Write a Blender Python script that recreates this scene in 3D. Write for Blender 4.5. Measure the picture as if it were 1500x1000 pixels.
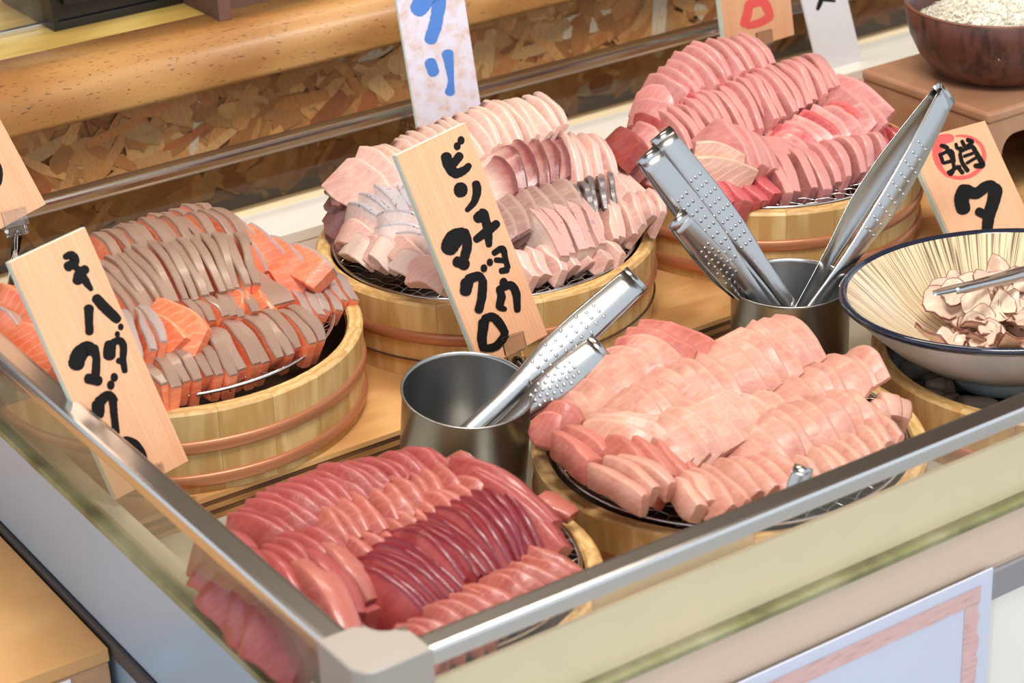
import bpy, bmesh, math, random
from mathutils import Vector, Matrix, noise

scene = bpy.context.scene
for o in list(bpy.data.objects):
    bpy.data.objects.remove(o, do_unlink=True)
COL = scene.collection
random.seed(7)

# ------------------------------------------------------------------ camera
CZ = 1.68                                   # eye height of the photographer
F, CX, CY = 3215.18, 750.0, 500.0           # focal length in pixels of the 1500x1000 frame
RX = Vector((0.82601838, -0.56199013, -0.04313614))   # camera right in the world
RY = Vector((-0.27533946, -0.33554808, -0.90088604))  # camera down
RZ = Vector((0.49181482, 0.75602551, -0.43190694))    # camera forward
cam_data = bpy.data.cameras.new('camera')
cam = bpy.data.objects.new('camera', cam_data)
COL.objects.link(cam)
cam_data.sensor_width = 36.0
cam_data.lens = F * 36.0 / 1500.0
cam_data.clip_start = 0.05
up, back = -RY, -RZ
cam.matrix_world = Matrix(((RX.x, up.x, back.x, 0), (RX.y, up.y, back.y, 0), (RX.z, up.z, back.z, CZ), (0, 0, 0, 1)))
cam_data.dof.use_dof = True
cam_data.dof.focus_distance = 1.93
cam_data.dof.aperture_fstop = 8.5
scene.camera = cam

# ------------------------------------------------------------------ light
world = bpy.data.worlds.new('world')
scene.world = world
world.use_nodes = True
bg = world.node_tree.nodes['Background']
bg.inputs[0].default_value = (0.84, 0.92, 1.0, 1)
bg.inputs[1].default_value = 1.15

def area(name, loc, target, size, size_y, power, col):
    d = bpy.data.lights.new(name, 'AREA')
    d.shape = 'RECTANGLE'; d.size = size; d.size_y = size_y; d.energy = power; d.color = col
    o = bpy.data.objects.new(name, d); COL.objects.link(o)
    o.location = loc
    o.rotation_euler = (Vector(target) - Vector(loc)).to_track_quat('-Z', 'Y').to_euler()
    return o
area('ceiling_lamp_front', (0.75, 0.75, 2.52), (0.95, 1.4, 0.85), 0.9, 0.4, 31, (1.0, 0.95, 0.88))
area('ceiling_lamp_rear', (1.25, 2.15, 2.52), (1.0, 1.6, 0.85), 1.0, 0.25, 13, (1.0, 0.88, 0.72))
vs = scene.view_settings
vs.view_transform = 'Standard'; vs.look = 'None'; vs.gamma = 1.0; vs.use_curve_mapping = False
vs.exposure = 0.09

# ------------------------------------------------------------------ geometry helpers
def ray(px, py):
    return RX * ((px - CX) / F) + RY * ((py - CY) / F) + RZ
def PH(px, py, H):      # point seen at this pixel, H below the eye
    r = ray(px, py); r = r * (-H / r.z); return Vector((r.x, r.y, r.z + CZ))
def PY(px, py, Y):      # point seen at this pixel, at depth Y of the case
    r = ray(px, py); r = r * (Y / r.y); return Vector((r.x, r.y, r.z + CZ))
def PP(px, py, P, n):   # point seen at this pixel, on a plane
    r = ray(px, py); e = Vector((0, 0, CZ))
    return e + r * ((P - e).dot(n) / r.dot(n))
def Z(H): return CZ - H

def srgb(r, g, b):
    f = lambda c: (c / 255 / 12.92) if c / 255 <= 0.04045 else ((c / 255 + 0.055) / 1.055) ** 2.4
    return (f(r), f(g), f(b), 1)

def mesh_obj(name, verts, faces, mat, parent=None, smooth=False, bevel=0, seg=2, attr=None):
    me = bpy.data.meshes.new(name)
    me.from_pydata([tuple(v) for v in verts], [], faces)
    if bevel:
        bm = bmesh.new(); bm.from_mesh(me)
        bmesh.ops.recalc_face_normals(bm, faces=bm.faces)
        es = [e for e in bm.edges if e.is_manifold and e.calc_face_angle(0) > 0.5]
        bmesh.ops.bevel(bm, geom=es, offset=bevel, segments=seg, affect='EDGES', profile=0.6)
        bm.to_mesh(me); bm.free()
    else:
        bm = bmesh.new(); bm.from_mesh(me)
        bmesh.ops.recalc_face_normals(bm, faces=bm.faces)
        bm.to_mesh(me); bm.free()
    if smooth:
        for p in me.polygons: p.use_smooth = True
    if attr:
        a = me.color_attributes.new('fish', 'FLOAT_COLOR', 'POINT')
        for i, v in enumerate(attr): a.data[i].color = v
    me.materials.append(mat)
    o = bpy.data.objects.new(name, me); COL.objects.link(o)
    if parent: o.parent = parent
    return o

def tag(o, label=None, cat=None, group=None, kind=None):
    if label: o['label'] = label
    if cat: o['category'] = cat
    if group: o['group'] = group
    if kind: o['kind'] = kind
    return o
def empty(name, loc, label=None, cat=None, group=None, kind=None):
    o = bpy.data.objects.new(name, None); COL.objects.link(o); o.location = loc
    o.empty_display_size = 0.02
    return tag(o, label, cat, group, kind)

BF = [(0, 3, 2, 1), (4, 5, 6, 7), (0, 1, 5, 4), (1, 2, 6, 5), (2, 3, 7, 6), (3, 0, 4, 7)]
def box_vf(x0, x1, y0, y1, z0, z1):
    return [(x0, y0, z0), (x1, y0, z0), (x1, y1, z0), (x0, y1, z0), (x0, y0, z1), (x1, y0, z1), (x1, y1, z1), (x0, y1, z1)], [tuple(f) for f in BF]
def box(name, x0, x1, y0, y1, z0, z1, mat, parent=None, bevel=0, seg=2):
    if parent is not None:
        L = parent.location; x0 -= L.x; x1 -= L.x; y0 -= L.y; y1 -= L.y; z0 -= L.z; z1 -= L.z
    v, f = box_vf(x0, x1, y0, y1, z0, z1)
    return mesh_obj(name, v, f, mat, parent, bevel=bevel, seg=seg)
def lathe(profile, n=64, closed=False):
    """profile: list of (r, z) -> verts, faces around Z"""
    v, f = [], []
    m = len(profile)
    for i in range(n):
        a = 2 * math.pi * i / n
        for r, z in profile: v.append((r * math.cos(a), r * math.sin(a), z))
    for i in range(n):
        j = (i + 1) % n
        for k in range(m if closed else m - 1):
            k2 = (k + 1) % m
            f.append((i * m + k, j * m + k, j * m + k2, i * m + k2))
    return v, f
def tube_vf(pts, rad, n=6, closed=False, cap=True):
    v, f = [], []
    N = len(pts); pts = [Vector(p) for p in pts]
    for i, p in enumerate(pts):
        a = pts[(i - 1) % N] if (closed or i > 0) else p
        b = pts[(i + 1) % N] if (closed or i < N - 1) else p
        t = (b - a).normalized()
        u = t.cross(Vector((0, 0, 1)))
        if u.length < 1e-4: u = t.cross(Vector((1, 0, 0)))
        u.normalize(); w = u.cross(t)
        r = rad[i] if isinstance(rad, (list, tuple)) else rad
        for k in range(n):
            an = 2 * math.pi * k / n
            v.append(p + u * (r * math.cos(an)) + w * (r * math.sin(an)))
    for i in range(N if closed else N - 1):
        j = (i + 1) % N
        for k in range(n):
            f.append((i * n + k, i * n + (k + 1) % n, j * n + (k + 1) % n, j * n + k))
    if cap and not closed:
        f.append(tuple(range(n))[::-1]); f.append(tuple((N - 1) * n + k for k in range(n)))
    return v, f
def merge(parts):
    V, Fc = [], []
    for v, f in parts:
        o = len(V); V += list(v); Fc += [tuple(i + o for i in q) for q in f]
    return V, Fc

# ------------------------------------------------------------------ materials
class NT:
    def __init__(self, name):
        self.m = bpy.data.materials.new(name); self.m.use_nodes = True
        self.t = self.m.node_tree; self.b = self.t.nodes['Principled BSDF']
    def n(self, kind, **kw):
        x = self.t.nodes.new(kind)
        for k, v in kw.items():
            if k.startswith('i_'):
                key = k[2:]; key = int(key) if key.isdigit() else key.replace('_', ' ')
                x.inputs[key].default_value = v
            else: setattr(x, k, v)
        return x
    def l(self, a, b): self.t.links.new(a, b)
    def ramp(self, fac, stops):
        r = self.n('ShaderNodeValToRGB'); e = r.color_ramp.elements
        while len(e) < len(stops): e.new(0.5)
        for k, (p, c) in enumerate(stops): e[k].position = p; e[k].color = c
        self.l(fac, r.inputs[0]); return r.outputs[0]
    def mix(self, fac, a, b, mode='MIX'):
        x = self.n('ShaderNodeMix', data_type='RGBA', blend_type=mode)
        for s, val in ((0, fac), (6, a), (7, b)):
            if hasattr(val, 'is_linked'): self.l(val, x.inputs[s])
            else: x.inputs[s].default_value = val
        return x.outputs[2]
    def math(self, op, a, b=None, c=None, clamp=False):
        x = self.n('ShaderNodeMath', operation=op, use_clamp=clamp)
        for s, val in ((0, a), (1, b), (2, c)):
            if val is None: continue
            if hasattr(val, 'is_linked'): self.l(val, x.inputs[s])
            else: x.inputs[s].default_value = val
        return x.outputs[0]
    def coords(self, scale=(1, 1, 1), rot=(0, 0, 0), out='Object', rnd=False):
        tc = self.n('ShaderNodeTexCoord'); mp = self.n('ShaderNodeMapping')
        mp.inputs['Scale'].default_value = scale; mp.inputs['Rotation'].default_value = rot
        self.l(tc.outputs[out], mp.inputs[0])
        if rnd:
            oi = self.n('ShaderNodeObjectInfo')
            cx = self.n('ShaderNodeCombineXYZ')
            m = self.math('MULTIPLY', oi.outputs['Random'], 37.0)
            for k in range(3): self.l(m, cx.inputs[k])
            self.l(cx.outputs[0], mp.inputs['Location'])
        return mp.outputs[0]
    def noise(self, vec, scale, detail=3, rough=0.55, dist=0):
        x = self.n('ShaderNodeTexNoise', i_Scale=scale, i_Detail=detail, i_Roughness=rough, i_Distortion=dist)
        if vec is not None: self.l(vec, x.inputs['Vector'])
        return x.outputs[0]
    def bump(self, h, strength, dist):
        x = self.n('ShaderNodeBump', i_Strength=strength, i_Distance=dist)
        self.l(h, x.inputs['Height']); self.l(x.outputs[0], self.b.inputs['Normal'])
    def vary(self, col, amt):
        """small per-object brightness change"""
        oi = self.n('ShaderNodeObjectInfo')
        v = self.math('MULTIPLY_ADD', oi.outputs['Random'], amt, 1 - amt * 0.5)
        h = self.n('ShaderNodeHueSaturation'); self.l(v, h.inputs['Value'])
        if hasattr(col, 'is_linked'): self.l(col, h.inputs['Color'])
        else: h.inputs['Color'].default_value = col
        return h.outputs[0]
    def set(self, **kw):
        for k, v in kw.items():
            s = self.b.inputs[k.replace('_', ' ')]
            if hasattr(v, 'is_linked'): self.l(v, s)
            else: s.default_value = v
        return self.m

def plain(name, col, rough=0.5, metal=0.0, spec=0.5, coat=0):
    t = NT(name)
    return t.set(Base_Color=col, Roughness=rough, Metallic=metal, Specular_IOR_Level=spec, Coat_Weight=coat)

def wood(name, c1, c2, grain=(1, 1, 1), rough=0.5, scale=30, out='Object', vary=0.12, rnd=True, pores=None, coat=0, bands=0.5):
    t = NT(name)
    v = t.coords(grain, out=out, rnd=rnd)
    n1 = t.noise(v, scale, 6, 0.6, 0.3)
    n2 = t.noise(v, scale * 4, 4, 0.6)
    w = t.n('ShaderNodeTexWave', wave_type='BANDS', bands_direction='X', i_Scale=scale * 0.6, i_Distortion=5.0, i_Detail=2.0, i_Detail_Scale=1.5)
    t.l(v, w.inputs['Vector'])
    a = t.math('MULTIPLY_ADD', w.outputs[1], bands, t.math('MULTIPLY', n1, 1 - bands * 0.5))
    col = t.ramp(a, [(0.25, c1), (0.8, c2)])
    col = t.mix(t.math('MULTIPLY', n2, 0.35), col, tuple(x * 0.7 for x in c2[:3]) + (1,))
    if pores:
        pv = t.coords(pores, out=out, rnd=rnd)
        pn = t.noise(pv, 40, 2, 0.5)
        m = t.math('GREATER_THAN', pn, 0.655)
        col = t.mix(t.math('MULTIPLY', m, 0.75), col, srgb(70, 38, 20))
    col = t.vary(col, vary)
    t.bump(n2, 0.15, 0.002)
    return t.set(Base_Color=col, Roughness=rough, Coat_Weight=coat, Coat_Roughness=0.15)

M = {}
M['stave'] = wood('stave_wood', srgb(240, 206, 146), srgb(208, 162, 98), grain=(1, 1, 0.12), rough=0.45, scale=70, vary=0.16, bands=0.45)
M['board'] = wood('plywood_face', srgb(230, 182, 120), srgb(202, 148, 90), grain=(0.15, 1, 1), rough=0.5, scale=30, vary=0.02)
M['ply_a'] = wood('ply_light', srgb(190, 140, 82), srgb(150, 100, 52), grain=(0.1, 1, 1), rough=0.6, scale=60)
M['ply_b'] = wood('ply_dark', srgb(120, 76, 38), srgb(84, 52, 24), grain=(0.1, 1, 1), rough=0.6, scale=60)
M['beam'] = wood('beam_wood', srgb(206, 156, 94), srgb(174, 120, 64), grain=(0.12, 1, 1), rough=0.45, scale=20, vary=0.02, rnd=False, pores=(3.0, 14, 14), coat=0.08)
M['counter'] = wood('counter_wood', srgb(222, 196, 118), srgb(196, 162, 84), grain=(0.08, 1, 1), rough=0.35, scale=45, vary=0.02, coat=0.2)
M['crate'] = wood('crate_wood', srgb(232, 182, 122), srgb(214, 160, 100), grain=(0.3, 1, 1), rough=0.55, scale=10, vary=0.02)
M['crate_side'] = wood('crate_side_wood', srgb(206, 160, 122), srgb(178, 132, 98), grain=(0.12, 1, 1), rough=0.55, scale=36, vary=0.02)
M['sign'] = wood('sign_wood', srgb(244, 190, 146), srgb(234, 168, 122), grain=(1.0, 0.05, 1), rough=0.3, scale=150, vary=0.04, coat=0.5, bands=0.2)
M['copper'] = plain('copper_hoop', srgb(192, 126, 88), 0.34, 0.35)
M['steel'] = plain('brushed_steel', (0.48, 0.48, 0.48, 1), 0.25, 1.0)
M['cup_steel'] = plain('satin_steel', (0.38, 0.38, 0.37, 1), 0.30, 1.0)
M['wire'] = plain('wire_steel', (0.72, 0.72, 0.72, 1), 0.2, 1.0)
M['rail'] = plain('rail_steel', (0.66, 0.65, 0.64, 1), 0.22, 1.0)
M['cap'] = plain('corner_cap_grey', srgb(176, 168, 160), 0.4, 0.4)
M['black'] = plain('black_plastic', srgb(26, 24, 22), 0.35)
M['ink'] = plain('black_ink', srgb(16, 13, 12), 0.5, spec=0.2)
M['blue_ink'] = plain('blue_ink', srgb(84, 136, 214), 0.45)
M['red_ink'] = plain('red_ink', srgb(236, 92, 84), 0.45)
M['white'] = plain('white_enamel', srgb(236, 232, 222), 0.3)
M['cream'] = plain('cream_plastic', srgb(252, 232, 192), 0.22)
M['beige'] = plain('beige_body', srgb(214, 190, 166), 0.4)
M['bluegrey'] = plain('sky_tinted_side', srgb(168, 190, 212), 0.3, 0.2)  # case side: blue of the reflected sky is put into the base colour
M['darkgrey'] = plain('dark_trim', srgb(70, 66, 68), 0.4)
M['grey'] = plain('grey_strip', srgb(140, 138, 142), 0.4)
M['floor'] = plain('well_floor', srgb(186, 184, 168), 0.35, 0.2)
M['innerdark'] = plain('wet_dark_wood', srgb(78, 56, 40), 0.18)
M['signside'] = plain('sign_edge', srgb(206, 222, 210), 0.4)
M['paperwhite'] = plain('laminated_white', srgb(232, 230, 240), 0.3)
M['greyplate'] = plain('pale_grey_card', srgb(222, 220, 220), 0.35)
M['navy'] = plain('navy_glaze', srgb(34, 40, 58), 0.12, coat=0.6)
M['red'] = plain('red_plastic', srgb(206, 44, 52), 0.3)
M['mossgreen'] = plain('green_seaweed', srgb(96, 118, 40), 0.6)
M['ceil'] = plain('ceiling_board', srgb(120, 88, 62), 0.6)
M['ground'] = plain('street_paving', srgb(196, 192, 186), 0.8)

def glass_mat(name, tint, haze, hazecol, fres=0.12):
    t = NT(name); t.t.nodes.remove(t.b)
    out = [n for n in t.t.nodes if n.type == 'OUTPUT_MATERIAL'][0]
    tr = t.n('ShaderNodeBsdfTransparent'); tr.inputs[0].default_value = tint
    gl = t.n('ShaderNodeBsdfGlossy'); gl.inputs['Roughness'].default_value = 0.04
    df = t.n('ShaderNodeBsdfDiffuse'); df.inputs[0].default_value = hazecol
    lw = t.n('ShaderNodeLayerWeight'); lw.inputs[0].default_value = 0.5
    fr = t.math('MULTIPLY_ADD', t.math('POWER', lw.outputs['Facing'], 4.0), 0.55, 0.035)
    v = t.coords((1, 1, 1)); nz = t.noise(v, 25, 4)
    hz = t.math('MULTIPLY', nz, haze * 2)
    m1 = t.n('ShaderNodeMixShader'); t.l(hz, m1.inputs[0]); t.l(tr.outputs[0], m1.inputs[1]); t.l(df.outputs[0], m1.inputs[2])
    m2 = t.n('ShaderNodeMixShader'); t.l(fr, m2.inputs[0]); t.l(m1.outputs[0], m2.inputs[1]); t.l(gl.outputs[0], m2.inputs[2])
    t.l(m2.outputs[0], out.inputs[0]); return t.m
M['glass'] = glass_mat('front_glass', (0.985, 0.985, 0.98, 1), 0.04, srgb(210, 205, 190))
M['glass_side'] = glass_mat('misted_glass', (0.93, 0.95, 0.92, 1), 0.16, srgb(170, 165, 150))
M['glass_back'] = glass_mat('back_glass', (0.60, 0.55, 0.48, 1), 0.06, srgb(120, 96, 70))
M['acrylic'] = (lambda t: t.set(Base_Color=(0.97, 0.98, 0.98, 1), Roughness=0.03, Transmission_Weight=1.0, IOR=1.49))(NT('clear_acrylic'))
M['seal'] = (lambda t: t.set(Base_Color=t.ramp(t.noise(t.coords(), 18, 4), [(0.35, srgb(160, 156, 122)), (0.55, srgb(130, 128, 86)), (0.7, srgb(92, 84, 48))]), Roughness=0.4))(NT('green_seal'))

def fish_mat(name, face, face2, top, topamt=1.0, tip=None, tipw=0.2, bottip=None, vein=None, veinamt=0.0, rough=0.36, sss=0.12, spot=None, topnoise=0.4, hue=0.12, rimskin=False, coat=0.25):
    t = NT(name)
    at = t.n('ShaderNodeAttribute', attribute_name='fish')
    sep = t.n('ShaderNodeSeparateColor'); t.l(at.outputs['Color'], sep.inputs[0])
    s, d, sk = sep.outputs[0], sep.outputs[1], sep.outputs[2]
    if not rimskin: sk = t.ramp(d, [(0.055, (1, 1, 1, 1)), (0.10, (0, 0, 0, 1))])
    v = t.coords(rnd=True)
    n1 = t.noise(v, 55, 4, 0.6); n2 = t.noise(v, 190, 4, 0.6)
    base = t.mix(t.ramp(n1, [(0.35, (0, 0, 0, 1)), (0.68, (1, 1, 1, 1))]), face, face2)
    if vein:
        w = t.n('ShaderNodeTexWave', wave_type='BANDS', bands_direction='DIAGONAL', i_Scale=1.0, i_Distortion=2.5, i_Detail=2.0)
        cx = t.n('ShaderNodeCombineXYZ')
        t.l(t.math('MULTIPLY', s, 4.0), cx.inputs[0]); t.l(t.math('MULTIPLY', d, 1.6), cx.inputs[1]); t.l(n1, cx.inputs[2])
        t.l(cx.outputs[0], w.inputs['Vector'])
        vm = t.ramp(w.outputs[1], [(0.80, (0, 0, 0, 1)), (0.98, (1, 1, 1, 1))])
        base = t.mix(t.math('MULTIPLY', vm, veinamt * 0.55), base, vein)
    if tip:
        f = t.math('MULTIPLY_ADD', n1, 0.15, s)
        base = t.mix(t.ramp(f, [(tipw * 0.6 + 0.05, (1, 1, 1, 1)), (tipw + 0.12, (0, 0, 0, 1))]), base, tip)
    if bottip:
        f = t.math('MULTIPLY_ADD', n1, 0.4, d)
        base = t.mix(t.ramp(f, [(0.24, (1, 1, 1, 1)), (0.62, (0, 0, 0, 1))]), base, bottip)
    f = t.math('MULTIPLY', sk, t.math('MULTIPLY_ADD', n2, -topnoise, topamt + topnoise * 0.4), clamp=True)
    base = t.mix(f, base, top)
    if spot:
        base = t.mix(t.ramp(n2, [(0.60, (0, 0, 0, 1)), (0.66, (1, 1, 1, 1))]), base, t.mix(sk, base, spot))
    base = t.vary(base, hue)
    n3 = t.noise(v, 620, 2, 0.6)
    t.bump(t.math('MULTIPLY_ADD', n3, 0.5, n2), 0.35, 0.0014)
    rr = t.math('MULTIPLY_ADD', n1, 0.22, rough - 0.11)
    return t.set(Base_Color=base, Roughness=rr, Subsurface_Weight=sss, Subsurface_Radius=(1.0, 0.35, 0.25), Subsurface_Scale=0.006,
                 Specular_IOR_Level=0.5, Coat_Weight=coat, Coat_Roughness=0.16)
S = srgb
M['salmon'] = fish_mat('salmon_flesh', S(242, 140, 98), S(234, 114, 74), S(156, 126, 110), 1.1, vein=S(250, 180, 144), veinamt=0.5)
M['salmon_orange'] = fish_mat('salmon_orange', S(242, 136, 92), S(234, 112, 72), S(244, 144, 102), 1.0, vein=S(250, 184, 148), veinamt=0.6)
M['salmon_silver'] = fish_mat('salmon_silver', S(240, 140, 102), S(230, 114, 80), S(168, 154, 148), 1.0, vein=S(250, 176, 142), veinamt=0.4)
M['tuna'] = fish_mat('tuna_rose', S(168, 78, 70), S(152, 58, 56), S(170, 84, 82), 0.8, vein=S(190, 114, 106), veinamt=0.3)
M['tuna_pale'] = fish_mat('tuna_pale', S(180, 100, 86), S(166, 78, 70), S(186, 110, 98), 0.8, vein=S(206, 146, 130), veinamt=0.4)
M['tuna_dark'] = fish_mat('tuna_dark', S(168, 72, 68), S(152, 52, 54), S(124, 36, 48), 1.0, vein=S(184, 94, 88), veinamt=0.25, rough=0.32)
M['albacore'] = fish_mat('albacore', S(206, 150, 130), S(190, 124, 108), S(210, 154, 136), 0.7, vein=S(224, 180, 162), veinamt=0.3, rough=0.42, coat=0.12)
M['albacore_pale'] = fish_mat('albacore_pale', S(210, 160, 140), S(196, 136, 118), S(216, 168, 148), 0.7, vein=S(228, 190, 174), veinamt=0.3, rough=0.42, coat=0.12)
M['albacore_rose'] = fish_mat('albacore_rose', S(190, 110, 94), S(172, 86, 78), S(196, 120, 104), 0.8, vein=S(216, 154, 140), veinamt=0.3, rough=0.42, coat=0.1)
M['pinkfish'] = fish_mat('pink_tuna', S(210, 142, 136), S(196, 118, 114), S(220, 156, 150), 0.9, vein=S(228, 178, 170), veinamt=0.4)
M['pink_red'] = fish_mat('red_tuna', S(202, 92, 92), S(184, 72, 76), S(212, 106, 106), 0.9, vein=S(222, 146, 142), veinamt=0.3)
M['pink_tan'] = fish_mat('tan_tuna', S(226, 178, 156), S(206, 150, 130), S(222, 186, 158), 0.9, vein=S(240, 214, 200), veinamt=0.7)
M['buri'] = fish_mat('yellowtail', S(228, 190, 174), S(216, 170, 154), S(232, 198, 182), 0.8, tip=S(112, 66, 60), tipw=0.12, vein=S(240, 216, 204), veinamt=0.5)
M['buri_plain'] = fish_mat('yellowtail_plain', S(228, 186, 172), S(216, 160, 148), S(232, 194, 182), 0.8, vein=S(240, 212, 202), veinamt=0.5)
M['buri_lens'] = fish_mat('yellowtail_bloodline', S(226, 194, 182), S(214, 176, 164), S(120, 66, 66), 0.9, bottip=S(156, 76, 76), vein=S(240, 216, 208), veinamt=0.5)
M['buri_white'] = fish_mat('yellowtail_belly', S(236, 212, 198), S(228, 196, 184), S(212, 164, 158), 0.9, vein=S(246, 228, 218), veinamt=0.4, spot=S(170, 140, 146))
M['buri_silver'] = fish_mat('yellowtail_skin', S(234, 216, 208), S(222, 192, 186), S(186, 180, 186), 1.0, vein=S(246, 232, 226), veinamt=0.4, spot=S(120, 112, 116), rough=0.22)
M['buri_grey'] = fish_mat('yellowtail_grey', S(176, 140, 130), S(158, 118, 110), S(188, 156, 146), 0.8, vein=S(206, 176, 168), veinamt=0.4)
M['buri_skin'] = fish_mat('yellowtail_dark_skin', S(150, 96, 92), S(120, 80, 80), S(112, 104, 106), 1.0, rough=0.22)
M['octopus'] = fish_mat('octopus', S(230, 202, 180), S(218, 182, 158), S(112, 56, 42), 1.0, vein=S(250, 230, 216), veinamt=0.3, sss=0.15, rimskin=True)


# ------------------------------------------------------------------ the setting: shop and display case
box('floor', -3, 6, -3, 5, -0.02, 0, M['ground'])['kind'] = 'structure'
box('ceiling', -1.6, 4.4, 0.35, 4.6, 2.62, 2.66, M['ceil'])['kind'] = 'structure'

FY, LX, BY, RXX = 0.982, 0.520, 1.842, 2.02       # front, left, back, right of the glass rim
ZR, ZG, ZL, ZF, ZB = Z(.75), Z(.832), Z(.82), Z(.893), Z(.87)   # rail, glass foot, rear ledge, well floor, board top

case = empty('display_case', (LX, FY, 0), 'open-topped refrigerated display case with steel rails and low glass sides', 'display case')
# rails (22 x 14 mm steel channel)
def rail(name, x0, x1, y0, y1):
    return box(name, x0, x1, y0, y1, ZR - 0.0135, ZR, M['rail'], case, bevel=0.0045, seg=3)
rail('front_rail', LX + 0.03, RXX, FY, FY + 0.021)
rail('side_rail', LX, LX + 0.021, FY + 0.03, BY + 0.02)
rail('rear_rail', LX, RXX, BY, BY + 0.021)
# glass panes
box('front_pane', LX + 0.005, RXX, FY + 0.006, FY + 0.011, ZG, ZR - 0.012, M['glass'], case)
box('side_pane', LX + 0.006, LX + 0.011, FY + 0.011, BY + 0.006, ZG, ZR - 0.012, M['glass_side'], case)
box('rear_pane', LX + 0.011, RXX, BY + 0.007, BY + 0.012, ZL - 0.004, ZR - 0.012, M['glass_back'], case)
box('front_seal', LX, RXX, FY + 0.001, FY + 0.014, ZG - 0.004, ZG + 0.001, M['seal'], case, bevel=0.001)
box('side_seal', LX + 0.001, LX + 0.014, FY + 0.014, BY, ZG - 0.004, ZG + 0.0025, M['seal'], case, bevel=0.001)
box('rear_seal', LX + 0.014, RXX, BY + 0.002, BY + 0.016, ZL - 0.004, ZL + 0.004, M['cream'], case, bevel=0.001)
# cream strip standing inside the front pane
box('inner_strip', LX + 0.05, RXX, FY + 0.0125, FY + 0.017, ZG - 0.03, Z(.7825), M['cream'], case, bevel=0.001)
# corner cap: block with a scooped inner side and a rounded outer corner
def corner_cap():
    pts = [(0.0, 0.014)]
    for k in range(1, 8):
        a = math.pi + k / 8 * math.pi / 2
        pts.append((0.014 + 0.014 * math.cos(a), 0.014 + 0.014 * math.sin(a)))
    pts += [(0.014, 0.0), (0.052, 0.0), (0.052, 0.026), (0.045, 0.033)]
    for k in range(0, 7):
        a = -math.pi * .45 - k / 6 * math.pi * .60
        pts.append((0.050 + 0.018 * math.cos(a), 0.050 + 0.018 * math.sin(a)))
    pts += [(0.031, 0.047), (0.026, 0.052), (0.0, 0.052)]
    n = len(pts); ox = oy = -0.004
    rings = [(0.0, ZR - 0.05), (0.0, ZR + 0.003), (0.0012, ZR + 0.0042)]
    cx_, cy_ = 0.018, 0.018
    V = []
    for ins, zz in rings:
        for x, y in pts:
            d = math.hypot(x - cx_, y - cy_); k = 1 - ins / d
            V.append((cx_ + (x - cx_) * k + ox, cy_ + (y - cy_) * k + oy, zz))
    Fc = []
    for r in range(2):
        for i in range(n):
            j = (i + 1) % n
            Fc.append((r * n + i, r * n + j, (r + 1) * n + j, (r + 1) * n + i))
    from mathutils.geometry import tessellate_polygon
    for tri in tessellate_polygon([[Vector((V[2 * n + i][0], V[2 * n + i][1], 0)) for i in range(n)]]): Fc.append(tuple(2 * n + i for i in tri))
    return mesh_obj('corner_cap', V, Fc, M['cap'], case)
corner_cap()
# body below the glass
box('front_panel', LX + 0.003, RXX, FY + 0.003, FY + 0.03, Z(.877), ZG - 0.004, M['beige'], case, bevel=0.001)
box('front_groove', LX + 0.003, RXX, FY + 0.005, FY + 0.03, Z(.882), Z(.877), M['beige'], case)
box('front_grey_band', LX + 0.003, RXX, FY + 0.001, FY + 0.03, Z(.907), Z(.882), M['grey'], case, bevel=0.001)
box('front_kick', LX + 0.003, RXX, FY + 0.003, FY + 0.03, 0.0, Z(.907), M['white'], case)
box('side_panel', LX + 0.003, LX + 0.03, FY + 0.03, BY + 0.02, Z(.938), ZG - 0.004, M['bluegrey'], case, bevel=0.003)
box('side_trim', LX, LX + 0.03, FY + 0.03, BY + 0.02, Z(.955), Z(.939), M['darkgrey'], case, bevel=0.002)
box('side_kick', LX + 0.004, LX + 0.03, FY + 0.03, BY + 0.02, 0.0, Z(.955), M['bluegrey'], case)
box('well_floor', LX + 0.03, RXX, FY + 0.03, BY + 0.02, ZF - 0.02, ZF, M['floor'], case)
box('well_rear_wall', LX + 0.03, RXX, 1.776, 1.782, ZF, ZL - 0.002, M['white'], case)
box('rear_ledge', LX + 0.014, RXX, 1.775, BY + 0.002, ZL - 0.012, ZL, M['white'], case, bevel=0.001)
box('inner_side_wall', LX + 0.014, LX + 0.03, FY + 0.03, 1.775, ZF, ZG - 0.002, M['floor'], case)
box('inner_front_wall', LX + 0.03, RXX, FY + 0.02, FY + 0.03, ZF, ZG - 0.03, M['floor'], case)

# plywood board under the rear tubs, plies visible at its front edge
board = empty('plywood_board', (1.05, 1.44, ZF), 'pine plywood board under the rear row of tubs', 'board')
zt = ZB; th = (ZB - ZF) / 5
for k in range(5):
    box('ply', LX + 0.035, 1.98, 1.44 + 0.0006 * (k % 2), 1.772, zt - th * (k + 1), zt - th * k - 0.0002, M['board'] if k == 0 else M['ply_b' if k % 2 else 'ply_a'], board)

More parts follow.
